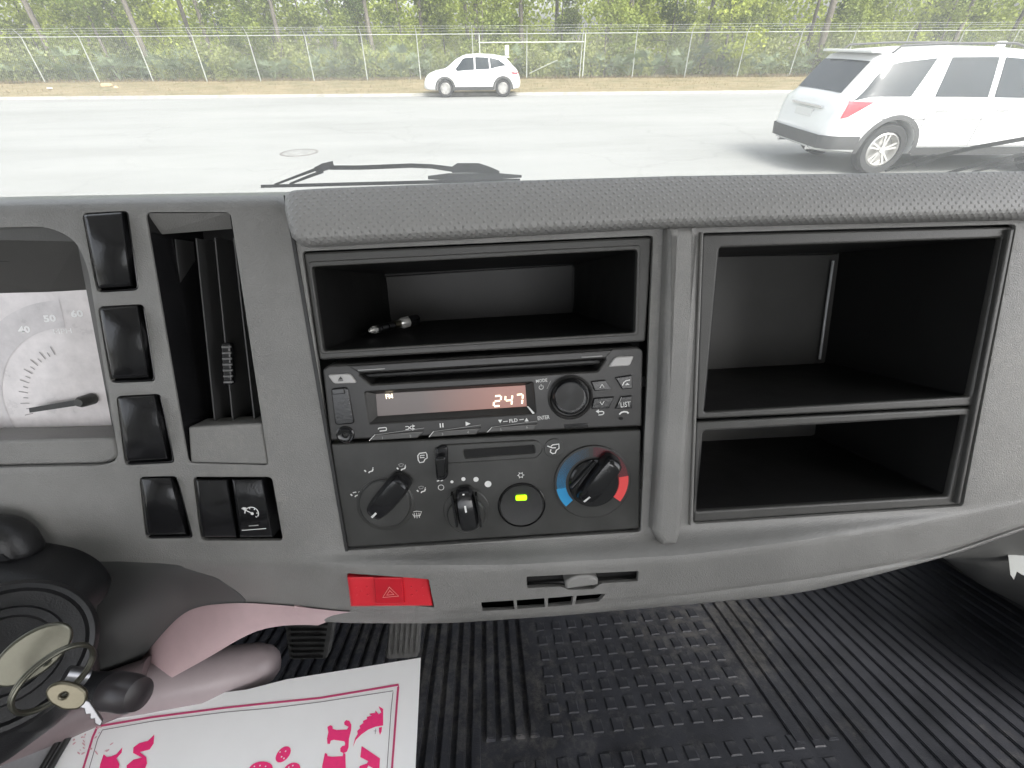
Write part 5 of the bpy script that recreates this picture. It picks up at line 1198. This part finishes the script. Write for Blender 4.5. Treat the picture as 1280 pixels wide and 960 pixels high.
# key in the lock
ky1 = thing('ignition_key', 'nickel key with broad oval head standing in the ignition lock', 'key')
def keyplate(name, pts, h0, h1, m, parent, bev=.0005, base=KM, r=0):
    me = curve_mesh([rnd(pts, r)] if r else [pts], h1 - h0, bev); me.transform(base @ Matrix.Translation((0, 0, (h0 + h1) / 2))); return link(name, me, m, parent, None, 40)
ph = ptD(42, 817, .185); s1 = .185 / F
ca, sa_ = cos(rad(52)), sin(rad(52))
HM = Matrix.Translation(ph) @ Matrix((kx, ky, kdir)).transposed().to_4x4()
oval = [((40 * cos(t) * ca - 27 * sin(t) * sa_) * s1, (40 * cos(t) * sa_ + 27 * sin(t) * ca) * s1) for t in [2 * pi * i / 48 for i in range(48)]]
hole = [(x * .11 + 14 * s1, y * .11 - 9 * s1) for x, y in oval]
me = curve_mesh([oval, hole], .0026, .001); me.transform(HM @ Matrix.Rotation(.35, 4, 'X')); link('key_head', me, M['nickel'], ky1, None, 40)
tube('key_shank', [HM @ Vector((-12 * s1, -10 * s1, -.002)), HM @ Vector((-20 * s1, -16 * s1, -.03))], .0035, M['nickel'], ky1, 10)
# ring
kr = thing('key_ring', 'thin steel split ring linking the two keys', 'key ring')
rc = ptD(67, 846, .178); RM2 = Matrix.Translation(rc) @ Matrix((kx, ky, kdir)).transposed().to_4x4() @ Matrix.Rotation(rad(48), 4, 'Z') @ Matrix.Rotation(rad(38), 4, 'X')
s3 = .178 / F
for off in (0, .0013): tube('ring_coil', [RM2 @ Vector((40 * s3 * cos(2 * pi * i / 48), 29 * s3 * sin(2 * pi * i / 48) * 1.1, off)) for i in range(48)], .0008, M['nickel'], kr, 8, close=True)
# second key hanging
ky2 = thing('spare_key', 'small worn brass key hanging from the split ring', 'key')
pk = ptD(84, 872, .176); s4 = .176 / F
KM2 = Matrix.Translation(pk) @ Matrix((kx, ky, kdir)).transposed().to_4x4() @ Matrix.Rotation(rad(-28), 4, 'Z') @ Matrix.Rotation(rad(25), 4, 'X')
hd = [(-26, 6), (-18, 14), (0, 17), (14, 14), (22, 4), (20, -6), (6, -12), (-12, -10), (-24, -3)]
me = curve_mesh([rnd([(x * s4, y * s4) for x, y in hd], 5 * s4), [(x * s4 - 5 * s4, y * s4 + 2 * s4) for x, y in [(3 * cos(2 * pi * k / 14), 3 * sin(2 * pi * k / 14)) for k in range(14)]]], .0022, .0008); me.transform(KM2); link('key_head', me, M['brass'], ky2, None, 40)
bl_ = [(14, 6), (24, 5), (52, -8), (54, -14), (46, -13), (42, -9), (38, -11), (34, -6), (30, -8), (24, -3), (16, -4)]
me = curve_mesh([[(x * s4, y * s4) for x, y in bl_]], .0018, .0003); me.transform(KM2); link('key_blade', me, M['steel'], ky2, None, 40)
# tilt lever and jacket tubes
tube('lock_bolt', [ptD(82, 843, .20), ptD(109, 846, .205)], .0035, M['steel'], sc, 14)
lv = thing('column_lever', 'short black lever with blunt round end beside the keys', 'lever')
def Pm(px, py, dep, *a): return ptD(px, py, dep)
tube('lever_arm', [ptD(70, 862, .23), ptD(102, 858, .225), ptD(132, 862, .218), ptD(150, 865, .214)], [.005, .0065, .0075, .0075], M['steering'], lv, 20)
tube('lever_end', [ptD(138, 863, .217), ptD(142, 863.5, .2155), ptD(164, 867, .212), ptD(174, 868, .2108), ptD(177, 868.3, .2105)], [.0066, .0082, .0080, .0068, .003], mat('lever_plastic', (.035, .03, .032), .35, noise=.1), lv, 24)
tube('column_jacket', [ptD(-90, 968, .30), ptD(20, 920, .31), ptD(130, 872, .32), ptD(190, 850, .33)], [.017, .0165, .016, .016], mat('jacket_pink_reflection', (.17, .135, .14), .4, noise=.08), sc, 28)  # jacket colour carries pink light reflected from the paper
cvr = tag(tube('column_cover', [ptD(120, 874, .33), ptD(200, 858, .335), ptD(262, 846, .34), ptD(300, 838, .35), ptD(324, 832, .355), ptD(340, 828, .357), ptD(347, 826, .358), ptD(349, 825.5, .358)], [.017, .0185, .019, .0182, .0165, .0125, .008, .003], mat('cover_pink_reflection', (.34, .285, .295), .4, noise=.06), None, 32), 'rounded plastic cover with painted pink reflection between the dashboard skirt and the paper', 'column cover')  # pink reflection is put into the cover's colour

# ================================================================== FLOOR, MAT, PEDALS, SEAT, PAPER
FL = ptD(700, 870, .60); VM = (FL - O).dot(eV)       # mat plane: V = const
def mp(px, py, up_=0.0):                              # pixel -> mat plane raised by up_
    r = ray(px, py); return C + r * ((VM - up_ - (C - O).dot(eV)) / r.dot(eV))
def mloc(p): q = p - O; return (q.dot(eU), q.dot(eW))
def mw(a, b, h=0.0): return O + eU * a + eV * (VM - h) + eW * b
mat_ = thing('floor_mat', 'black rubber floor mat with ribs and raised square studs', 'floor mat')
xr = mloc(mp(1180, 699))[0]; xl = mloc(mp(330, 860))[0] - .25
bF = -.62; bN = mloc(mp(700, 1020))[1] + .1
def slab(name, a0, a1, b0, b1, h0, h1, m, parent, bev=0, kind=None):
    bm = bmesh.new(); box_geo(bm, (a0, b0, h0), (a1, b1, h1))
    if bev: bmesh.ops.bevel(bm, geom=[e for e in bm.edges if all(v.co.z > h0 + 1e-5 for v in e.verts)], offset=bev, segments=2, affect='EDGES')
    for v in bm.verts: v.co = mw(v.co.x, v.co.y, v.co.z)
    return bmo(name, bm, m, parent, kind, 35 if bev else None)
slab('mat_sheet', xl, xr, bF, bN, -.006, 0, M['rubber'], mat_)
def A_(px, py): return mloc(mp(px, py))
# left ribs
aL0 = A_(534, 850)[0]; aL1 = A_(662, 850)[0]; pitch = (A_(640, 870)[0] - A_(530, 870)[0]) / 6.6
a = aL1
i = 0
while a > xl + .02:
    far_ = bF + .02; near = A_(640, 925)[1] if i < 4 else bN
    slab('rib', a - pitch * .36, a + pitch * .26, far_, near, 0, .0058, M['rubber'], mat_, .0013); a -= pitch; i += 1
# right ribs
aR = A_(900, 790)[0]; i = 0; a = aR; pr = (A_(1100, 850)[0] - A_(960, 850)[0]) / 7.2
while a < xr - .012:
    near = A_(1000, 930)[1] if i < 3 else bN
    slab('rib', a, a + pr * .58, bF + .02, near, 0, .0030, M['rubber'], mat_, .0012); a += pr; i += 1
# studs
sx0 = A_(678, 870)[0]; sx1 = A_(905, 830)[0] + .005; nst = 11; px_ = (aR - .012 - sx0) / nst
rows_b = []; b = A_(780, 905)[1]; pb_ = abs(A_(780, 905)[1] - A_(780, 878)[1])
sbm = bmesh.new(); box_geo(sbm, (-px_ * .27, -pb_ * .30, 0), (px_ * .27, pb_ * .30, .0017)); bmesh.ops.bevel(sbm, geom=[e for e in sbm.edges if all(v.co.z > 1e-5 for v in e.verts)], offset=.001, segments=1, affect='EDGES')
bmesh.ops.recalc_face_normals(sbm, faces=sbm.faces); sme = bpy.data.meshes.new('stud'); sbm.to_mesh(sme); sbm.free(); sme.materials.append(M['rubber'])
MB = Matrix((eU, eW, -eV)).transposed().to_4x4()
k = 0
while b > -.42:
    for i in range(nst):
        o = bpy.data.objects.new('stud', sme); COL.objects.link(o); o.parent = mat_; o.matrix_local = Matrix.Translation(mw(sx0 + px_ * (i + .5), b, 0)) @ MB; k += 1
    b -= pb_
b = A_(780, 950)[1]
for i in range(-2, nst + 2):
    for j in range(2):
        o = bpy.data.objects.new('stud', sme); COL.objects.link(o); o.parent = mat_; o.matrix_local = Matrix.Translation(mw(sx0 + px_ * (i + .5), b + j * pb_, 0)) @ MB
slab('cab_floor', XL, XR, bF - .1, bN + .35, -.03, -.008, M['cabdark'], None, kind='structure')
# side trim right of the mat
def sidewall(px, py): return ptX(px, py, xr + .012)
box('kick_panel', (xr + .004, -.2, FL.z - .35), (xr + .012, GY, C.z - .37), mat('kick_panel_plastic', (.13, .13, .125), .55, noise=.15, nscale=12), cab)
wt2 = thing('white_bracket', 'small white plastic bracket on the trim at the lower right of the dashboard', 'bracket')
# side trim running from the dash's lower right edge down to the edge of the mat
vs = []; NI, NJ = 30, 16
def edge_near(t): return mw(xr, lerp(mloc(mp(1180, 699))[1], bN, t ** 1.2), .002)
for i in range(NI + 1):
    s_ = i / NI; xa = lerp(1178, 1510, s_); a = D(xa, interp(tE, xa) - 1.5, interp(wE, xa) - .004); b = edge_near(s_)
    for j in range(NJ + 1): t = j / NJ; q = a.lerp(b, t) + Vector((-.018, -.004, -.012)) * sin(pi * t) * min(1, s_ * 4); vs.append(q)
mesh('side_trim', vs, [(i * (NJ + 1) + j, i * (NJ + 1) + j + 1, (i + 1) * (NJ + 1) + j + 1, (i + 1) * (NJ + 1) + j) for i in range(NI) for j in range(NJ)], mat('side_trim_plastic', (.10, .10, .096), .5, noise=.15, nscale=12, bump=.4, bscale=900, bdist=.0006), cab, smooth=60)
_best = None
for v in vs:
    c_ = R.transposed() @ (v - C)
    if c_.z < 0:
        dd = abs(CX + F * c_.x / -c_.z - 1277) + abs(CY - F * c_.y / -c_.z - 700)
        if _best is None or dd < _best[0]: _best = (dd, -c_.z)
def xp(px, py, t=0): return ptD(px, py, _best[1] - .012 - t)
vs = [xp(1263, 686), (xp(1290, 684)), xp(1292, 716), xp(1280, 712), xp(1274, 708), xp(1270, 718), xp(1266, 712)]; n = len(vs)
mesh('bracket_plate', vs + [p - Vector((.006, .004, 0)) for p in vs], [tuple(range(n, 2 * n))] + [(i, (i + 1) % n, (i + 1) % n + n, i + n) for i in range(n)], mat('white_plastic', (.30, .31, .30), .6), wt2)

# pedals
def pedal(nm, label, cat, q, Y, ribs, vert=False):
    t = thing(nm, label, cat); n_ = Vector((0, -.80, .6)).normalized()
    c0 = ptY(*q[0], Y); 
    def pp(px, py, h=0): r = ray(px, py); base = c0; tt = (base + n_ * h - C).dot(n_) / r.dot(n_); return C + r * tt
    pts = rnd(q, 5, 3); bm = bmesh.new(); A = [bm.verts.new(pp(x, y, 0)) for x, y in pts]; B = [bm.verts.new(v.co - n_ * .012) for v in A]; nn = len(A)
    bm.faces.new(A); bm.faces.new(B[::-1])
    for i in range(nn): bm.faces.new((A[i], B[i], B[(i + 1) % nn], A[(i + 1) % nn]))
    bmesh.ops.bevel(bm, geom=bm.edges[:], offset=.0012, segments=1, affect='EDGES'); bmo('pedal_pad', bm, M['pedal'], t, smooth=40)
    for k in range(ribs):
        bm = bmesh.new(); f0 = (k + .5) / ribs; w_ = .24 / ribs
        if vert: cs = [bil(q, f0 - w_, .10), bil(q, f0 + w_, .10), bil(q, f0 + w_, .9), bil(q, f0 - w_, .9)]
        else: cs = [bil(q, .12, f0 - w_), bil(q, .88, f0 - w_), bil(q, .88, f0 + w_), bil(q, .12, f0 + w_)]
        A = [bm.verts.new(pp(x, y, .001)) for x, y in cs]; B = [bm.verts.new(pp(x, y, .004)) for x, y in cs]
        bm.faces.new(B); 
        for i in range(4): bm.faces.new((A[i], A[(i + 1) % 4], B[(i + 1) % 4], B[i]))
        bmo('pedal_rib', bm, M['blackm'] if not vert else M['pedal'], t)
    m0 = pp((q[0][0] + q[1][0]) / 2, q[0][1] + 6) - n_ * .012
    tube('pedal_arm', [m0, m0 + Vector((0, .08, .06)), m0 + Vector((0, .12, .16))], .008, M['steel'], t, 8)
pedal('brake_pedal', 'ribbed grey rubber brake pedal under the dashboard left of the accelerator', 'pedal', [(354, 770), (419, 770), (409, 824), (361, 825)], .262, 8)
pedal('accelerator_pedal', 'narrow worn accelerator pedal just above the edge of the paper', 'pedal', [(487, 770), (527, 770), (523, 822), (482, 825)], .275, 6, True)

# seat cushion and paper
PZ = C.z - .375
st_ = thing('driver_seat', 'dark vinyl driver seat cushion under the white printed paper', 'seat')
s0 = ptZ(500, 850, PZ); s9 = ptZ(30, 950, PZ)
box('seat_cushion', (-.75, BY + .05, PZ - .14), (s0.x - .02, ptZ(300, 905, PZ).y - .01, PZ - .004), M['seat'], st_, .02)
box('seat_base', (-.72, BY + .1, PZ - .6), (s0.x - .06, ptZ(300, 905, PZ).y - .06, PZ - .15), M['cabdark'], st_)
cQ = [ptZ(94, 913, PZ), ptZ(526, 822, PZ), ptZ(519, 1010, PZ), ptZ(30, 1040, PZ)]
topc = [(94, 913), (130, 893), (190, 874), (260, 868), (308, 862), (359, 849), (437, 836.5), (526, 822)]
def paperz(p): return PZ + .0016 * sin(p.x * 22 + p.y * 9) + .0012 * sin(p.y * 31 - p.x * 13)
def onpaper(px, py, off=0.0):
    z = PZ
    for _ in range(4): p = ptZ(px, py, z + off); z = paperz(p)
    return p
pap = thing('printed_paper', 'white sheet of paper with hot pink letters and a pink ruled border', 'paper')
NS, NT = 150, 80; vs = []
for j in range(NT + 1):
    for i in range(NS + 1):
        s = i / NS; xt = lerp(94, 526, s); yt = interp(topc, xt); xb = lerp(20, 517, s); yb = lerp(1040, 1010, s); t = j / NT; p = onpaper(lerp(xt, xb, t), lerp(yt, yb, t)); vs.append(p)
fs = [(j * (NS + 1) + i, (j + 1) * (NS + 1) + i, (j + 1) * (NS + 1) + i + 1, j * (NS + 1) + i + 1) for j in range(NT) for i in range(NS)]
mesh('paper_sheet', vs, fs, M['paper'], pap, smooth=60)
def pr_poly(nm, pts, m, off=.00035):
    """print: polygon in pixels laid on the paper; dense fan through triangulation"""
    bm = bmesh.new(); f = bm.faces.new([bm.verts.new((x, y, 0)) for x, y in pts]); f.normal_update(); bmesh.ops.triangulate(bm, faces=[f]); bmesh.ops.subdivide_edges(bm, edges=bm.edges[:], cuts=4, use_grid_fill=True)
    for v in bm.verts: v.co = onpaper(v.co.x, v.co.y, off)
    return bmo(nm, bm, m, pap, recalc=False)
def pr_line(nm, pts, w, m, off=.0003):
    dense = []
    for a, b in zip(pts, pts[1:]):
        for k in range(8): dense.append(Vector(a).lerp(Vector(b), k / 8))
    dense.append(Vector(pts[-1])); vs = []
    for i, p in enumerate(dense):
        t = (dense[min(i + 1, len(dense) - 1)] - dense[max(i - 1, 0)]).normalized(); n_ = Vector((-t.y, t.x)) * w / 2; vs += [onpaper(*(p + n_), off), onpaper(*(p - n_), off)]
    return mesh(nm, vs, [(2 * i, 2 * i + 1, 2 * i + 3, 2 * i + 2) for i in range(len(dense) - 1)], m, pap)
pr_line('border_line', [(92, 1000), (116, 921), (122, 908), (190, 896.5), (283, 884.5), (340, 878.5), (400, 872.5), (498, 856), (496, 880), (487, 1000)], 2.6, M['rose'])
pr_line('inner_border_line', [(100, 1000), (122, 924), (128, 912.5), (193, 901), (283, 890), (340, 885), (400, 877.5), (491.5, 863.5), (489, 885), (481, 1000)], .9, M['greyink'])
def T5(pts): return [(340 + x / 5.818, 820 + y / 5.818) for x, y in pts]
def T6(pts): return [(60 + x / 3.765, 820 + y / 3.765) for x, y in pts]
pr_poly('pink_letter', T5([(403, 515), (425, 503), (440, 512), (442, 530), (470, 538), (545, 535), (556, 515), (527, 500), (525, 480), (540, 466), (562, 472), (577, 500), (575, 540), (560, 600), (556, 665), (545, 695), (520, 707), (497, 695), (497, 670), (512, 655), (530, 652), (532, 632), (525, 620), (450, 610), (428, 615), (420, 640), (403, 638), (400, 600), (410, 555)]), M['hotpink'])
pr_poly('pink_letter', T5([(385, 705), (400, 712), (404, 728), (440, 733), (515, 728), (518, 706), (533, 710), (536, 800), (533, 905), (512, 905), (505, 830), (440, 820), (395, 835), (390, 905), (368, 905), (365, 800)]), M['hotpink'])
pr_poly('pink_letter', T5([(652, 655), (785, 745), (772, 960), (735, 960), (742, 820), (700, 795), (655, 900), (620, 890), (638, 800), (690, 782), (700, 765), (642, 735)]), M['hotpink'])
pr_poly('crest_emblem', T5([(775, 365), (808, 385), (808, 505), (790, 508), (750, 515), (700, 535), (650, 570), (610, 610), (588, 662), (604, 600), (624, 565), (620, 545), (642, 525), (637, 508), (664, 488), (662, 472), (692, 458), (690, 443), (724, 434), (706, 420), (752, 414), (752, 395), (776, 424), (795, 410)]), M['hotpink'])
pr_poly('crest_emblem', T5([(778, 520), (800, 516), (797, 548), (785, 575), (778, 548)]), M['hotpink']); pr_line('crest_emblem', T5([(755, 528), (750, 568)]), .6, M['greyink']); pr_line('crest_emblem', T5([(740, 545), (760, 545)]), .6, M['greyink'])
def oval_(cx_, cy_, a, b, th): return [(cx_ + a * cos(t) * cos(th) - b * sin(t) * sin(th), cy_ + a * cos(t) * sin(th) + b * sin(t) * cos(th)) for t in [2 * pi * i / 20 for i in range(20)]]
pr_poly('pink_spot', oval_(354, 943, 12, 7, -.85), M['hotpink']); pr_poly('pink_spot', oval_(365, 962, 11, 8, -.5), M['hotpink']); pr_poly('pink_spot', oval_(326, 961, 15, 9, -.15), M['hotpink'])
for (x, y) in ((352, 946), (357, 939), (350, 940), (355, 948), (366, 957), (361, 959), (325, 957), (332, 958), (318, 958)): pr_poly('print_speck', oval_(x, y, 1.1, .8, -.8), M['paper'], .0006)
pr_poly('pink_letter', T6([(500, 370), (497, 412), (478, 440), (432, 452), (462, 476), (466, 505), (452, 540), (372, 540), (370, 515), (402, 488), (442, 478), (400, 456), (402, 430), (430, 410), (470, 400)]), M['hotpink'])
pr_poly('pink_letter', T6([(350, 430), (346, 455), (322, 482), (336, 510), (330, 545), (240, 545), (246, 508), (262, 462), (276, 476), (300, 472), (322, 462)]), M['hotpink'])
rs = random.Random(4)
for _ in range(26): x, y = 90 + rs.random() * 55, 905 + rs.random() * 40; pr_poly('print_smudge', oval_(x + 20 * (925 - y) / 40, y, rs.uniform(1, 3.2), rs.uniform(.5, 1.1), rs.uniform(-1, 1)), mat('pale_rose_ink', (.72, .42, .46), .6), .00045)
# corner: grey sill plate with black strips between seat and door
sl_ = thing('seat_rail', 'grey metal seat rail with dark grooves in the lower left corner', 'seat rail')
def sr(px, py, z): return ptZ(px, py, z)
zz = PZ + .003
mesh('rail_plate', [sr(-60, 990, zz), sr(-60, 960, zz), sr(92, 915, zz), sr(52, 990, zz)], [(0, 1, 2, 3)], mat('rail_grey', (.30, .30, .31), .5, noise=.15), sl_)
for x in (68, 78): tube('rail_groove', [sr(x - 30, 985, zz + .001), sr(x + 10, 918, zz + .001)], .0018, M['blackm'], sl_, 8)

# ================================================================== place the Empties at their things' bases
bpy.context.view_layer.update()
for r in ROOTS:
    if r.get('_placed'):
        del r['_placed']; continue
    pts = []
    def coll(o, M_):
        for c_ in o.children:
            m_ = M_ @ c_.matrix_local
            if c_.type == 'MESH': pts.extend(m_ @ Vector(b) for b in c_.bound_box)
            coll(c_, m_)
    coll(r, Matrix())
    if not pts: continue
    base = Vector(((min(p.x for p in pts) + max(p.x for p in pts)) / 2, (min(p.y for p in pts) + max(p.y for p in pts)) / 2, min(p.z for p in pts)))
    r.location = base
    for c_ in r.children: c_.location = c_.location - base
for o in bpy.data.objects:
    if '_mtx' in o: del o['_mtx']
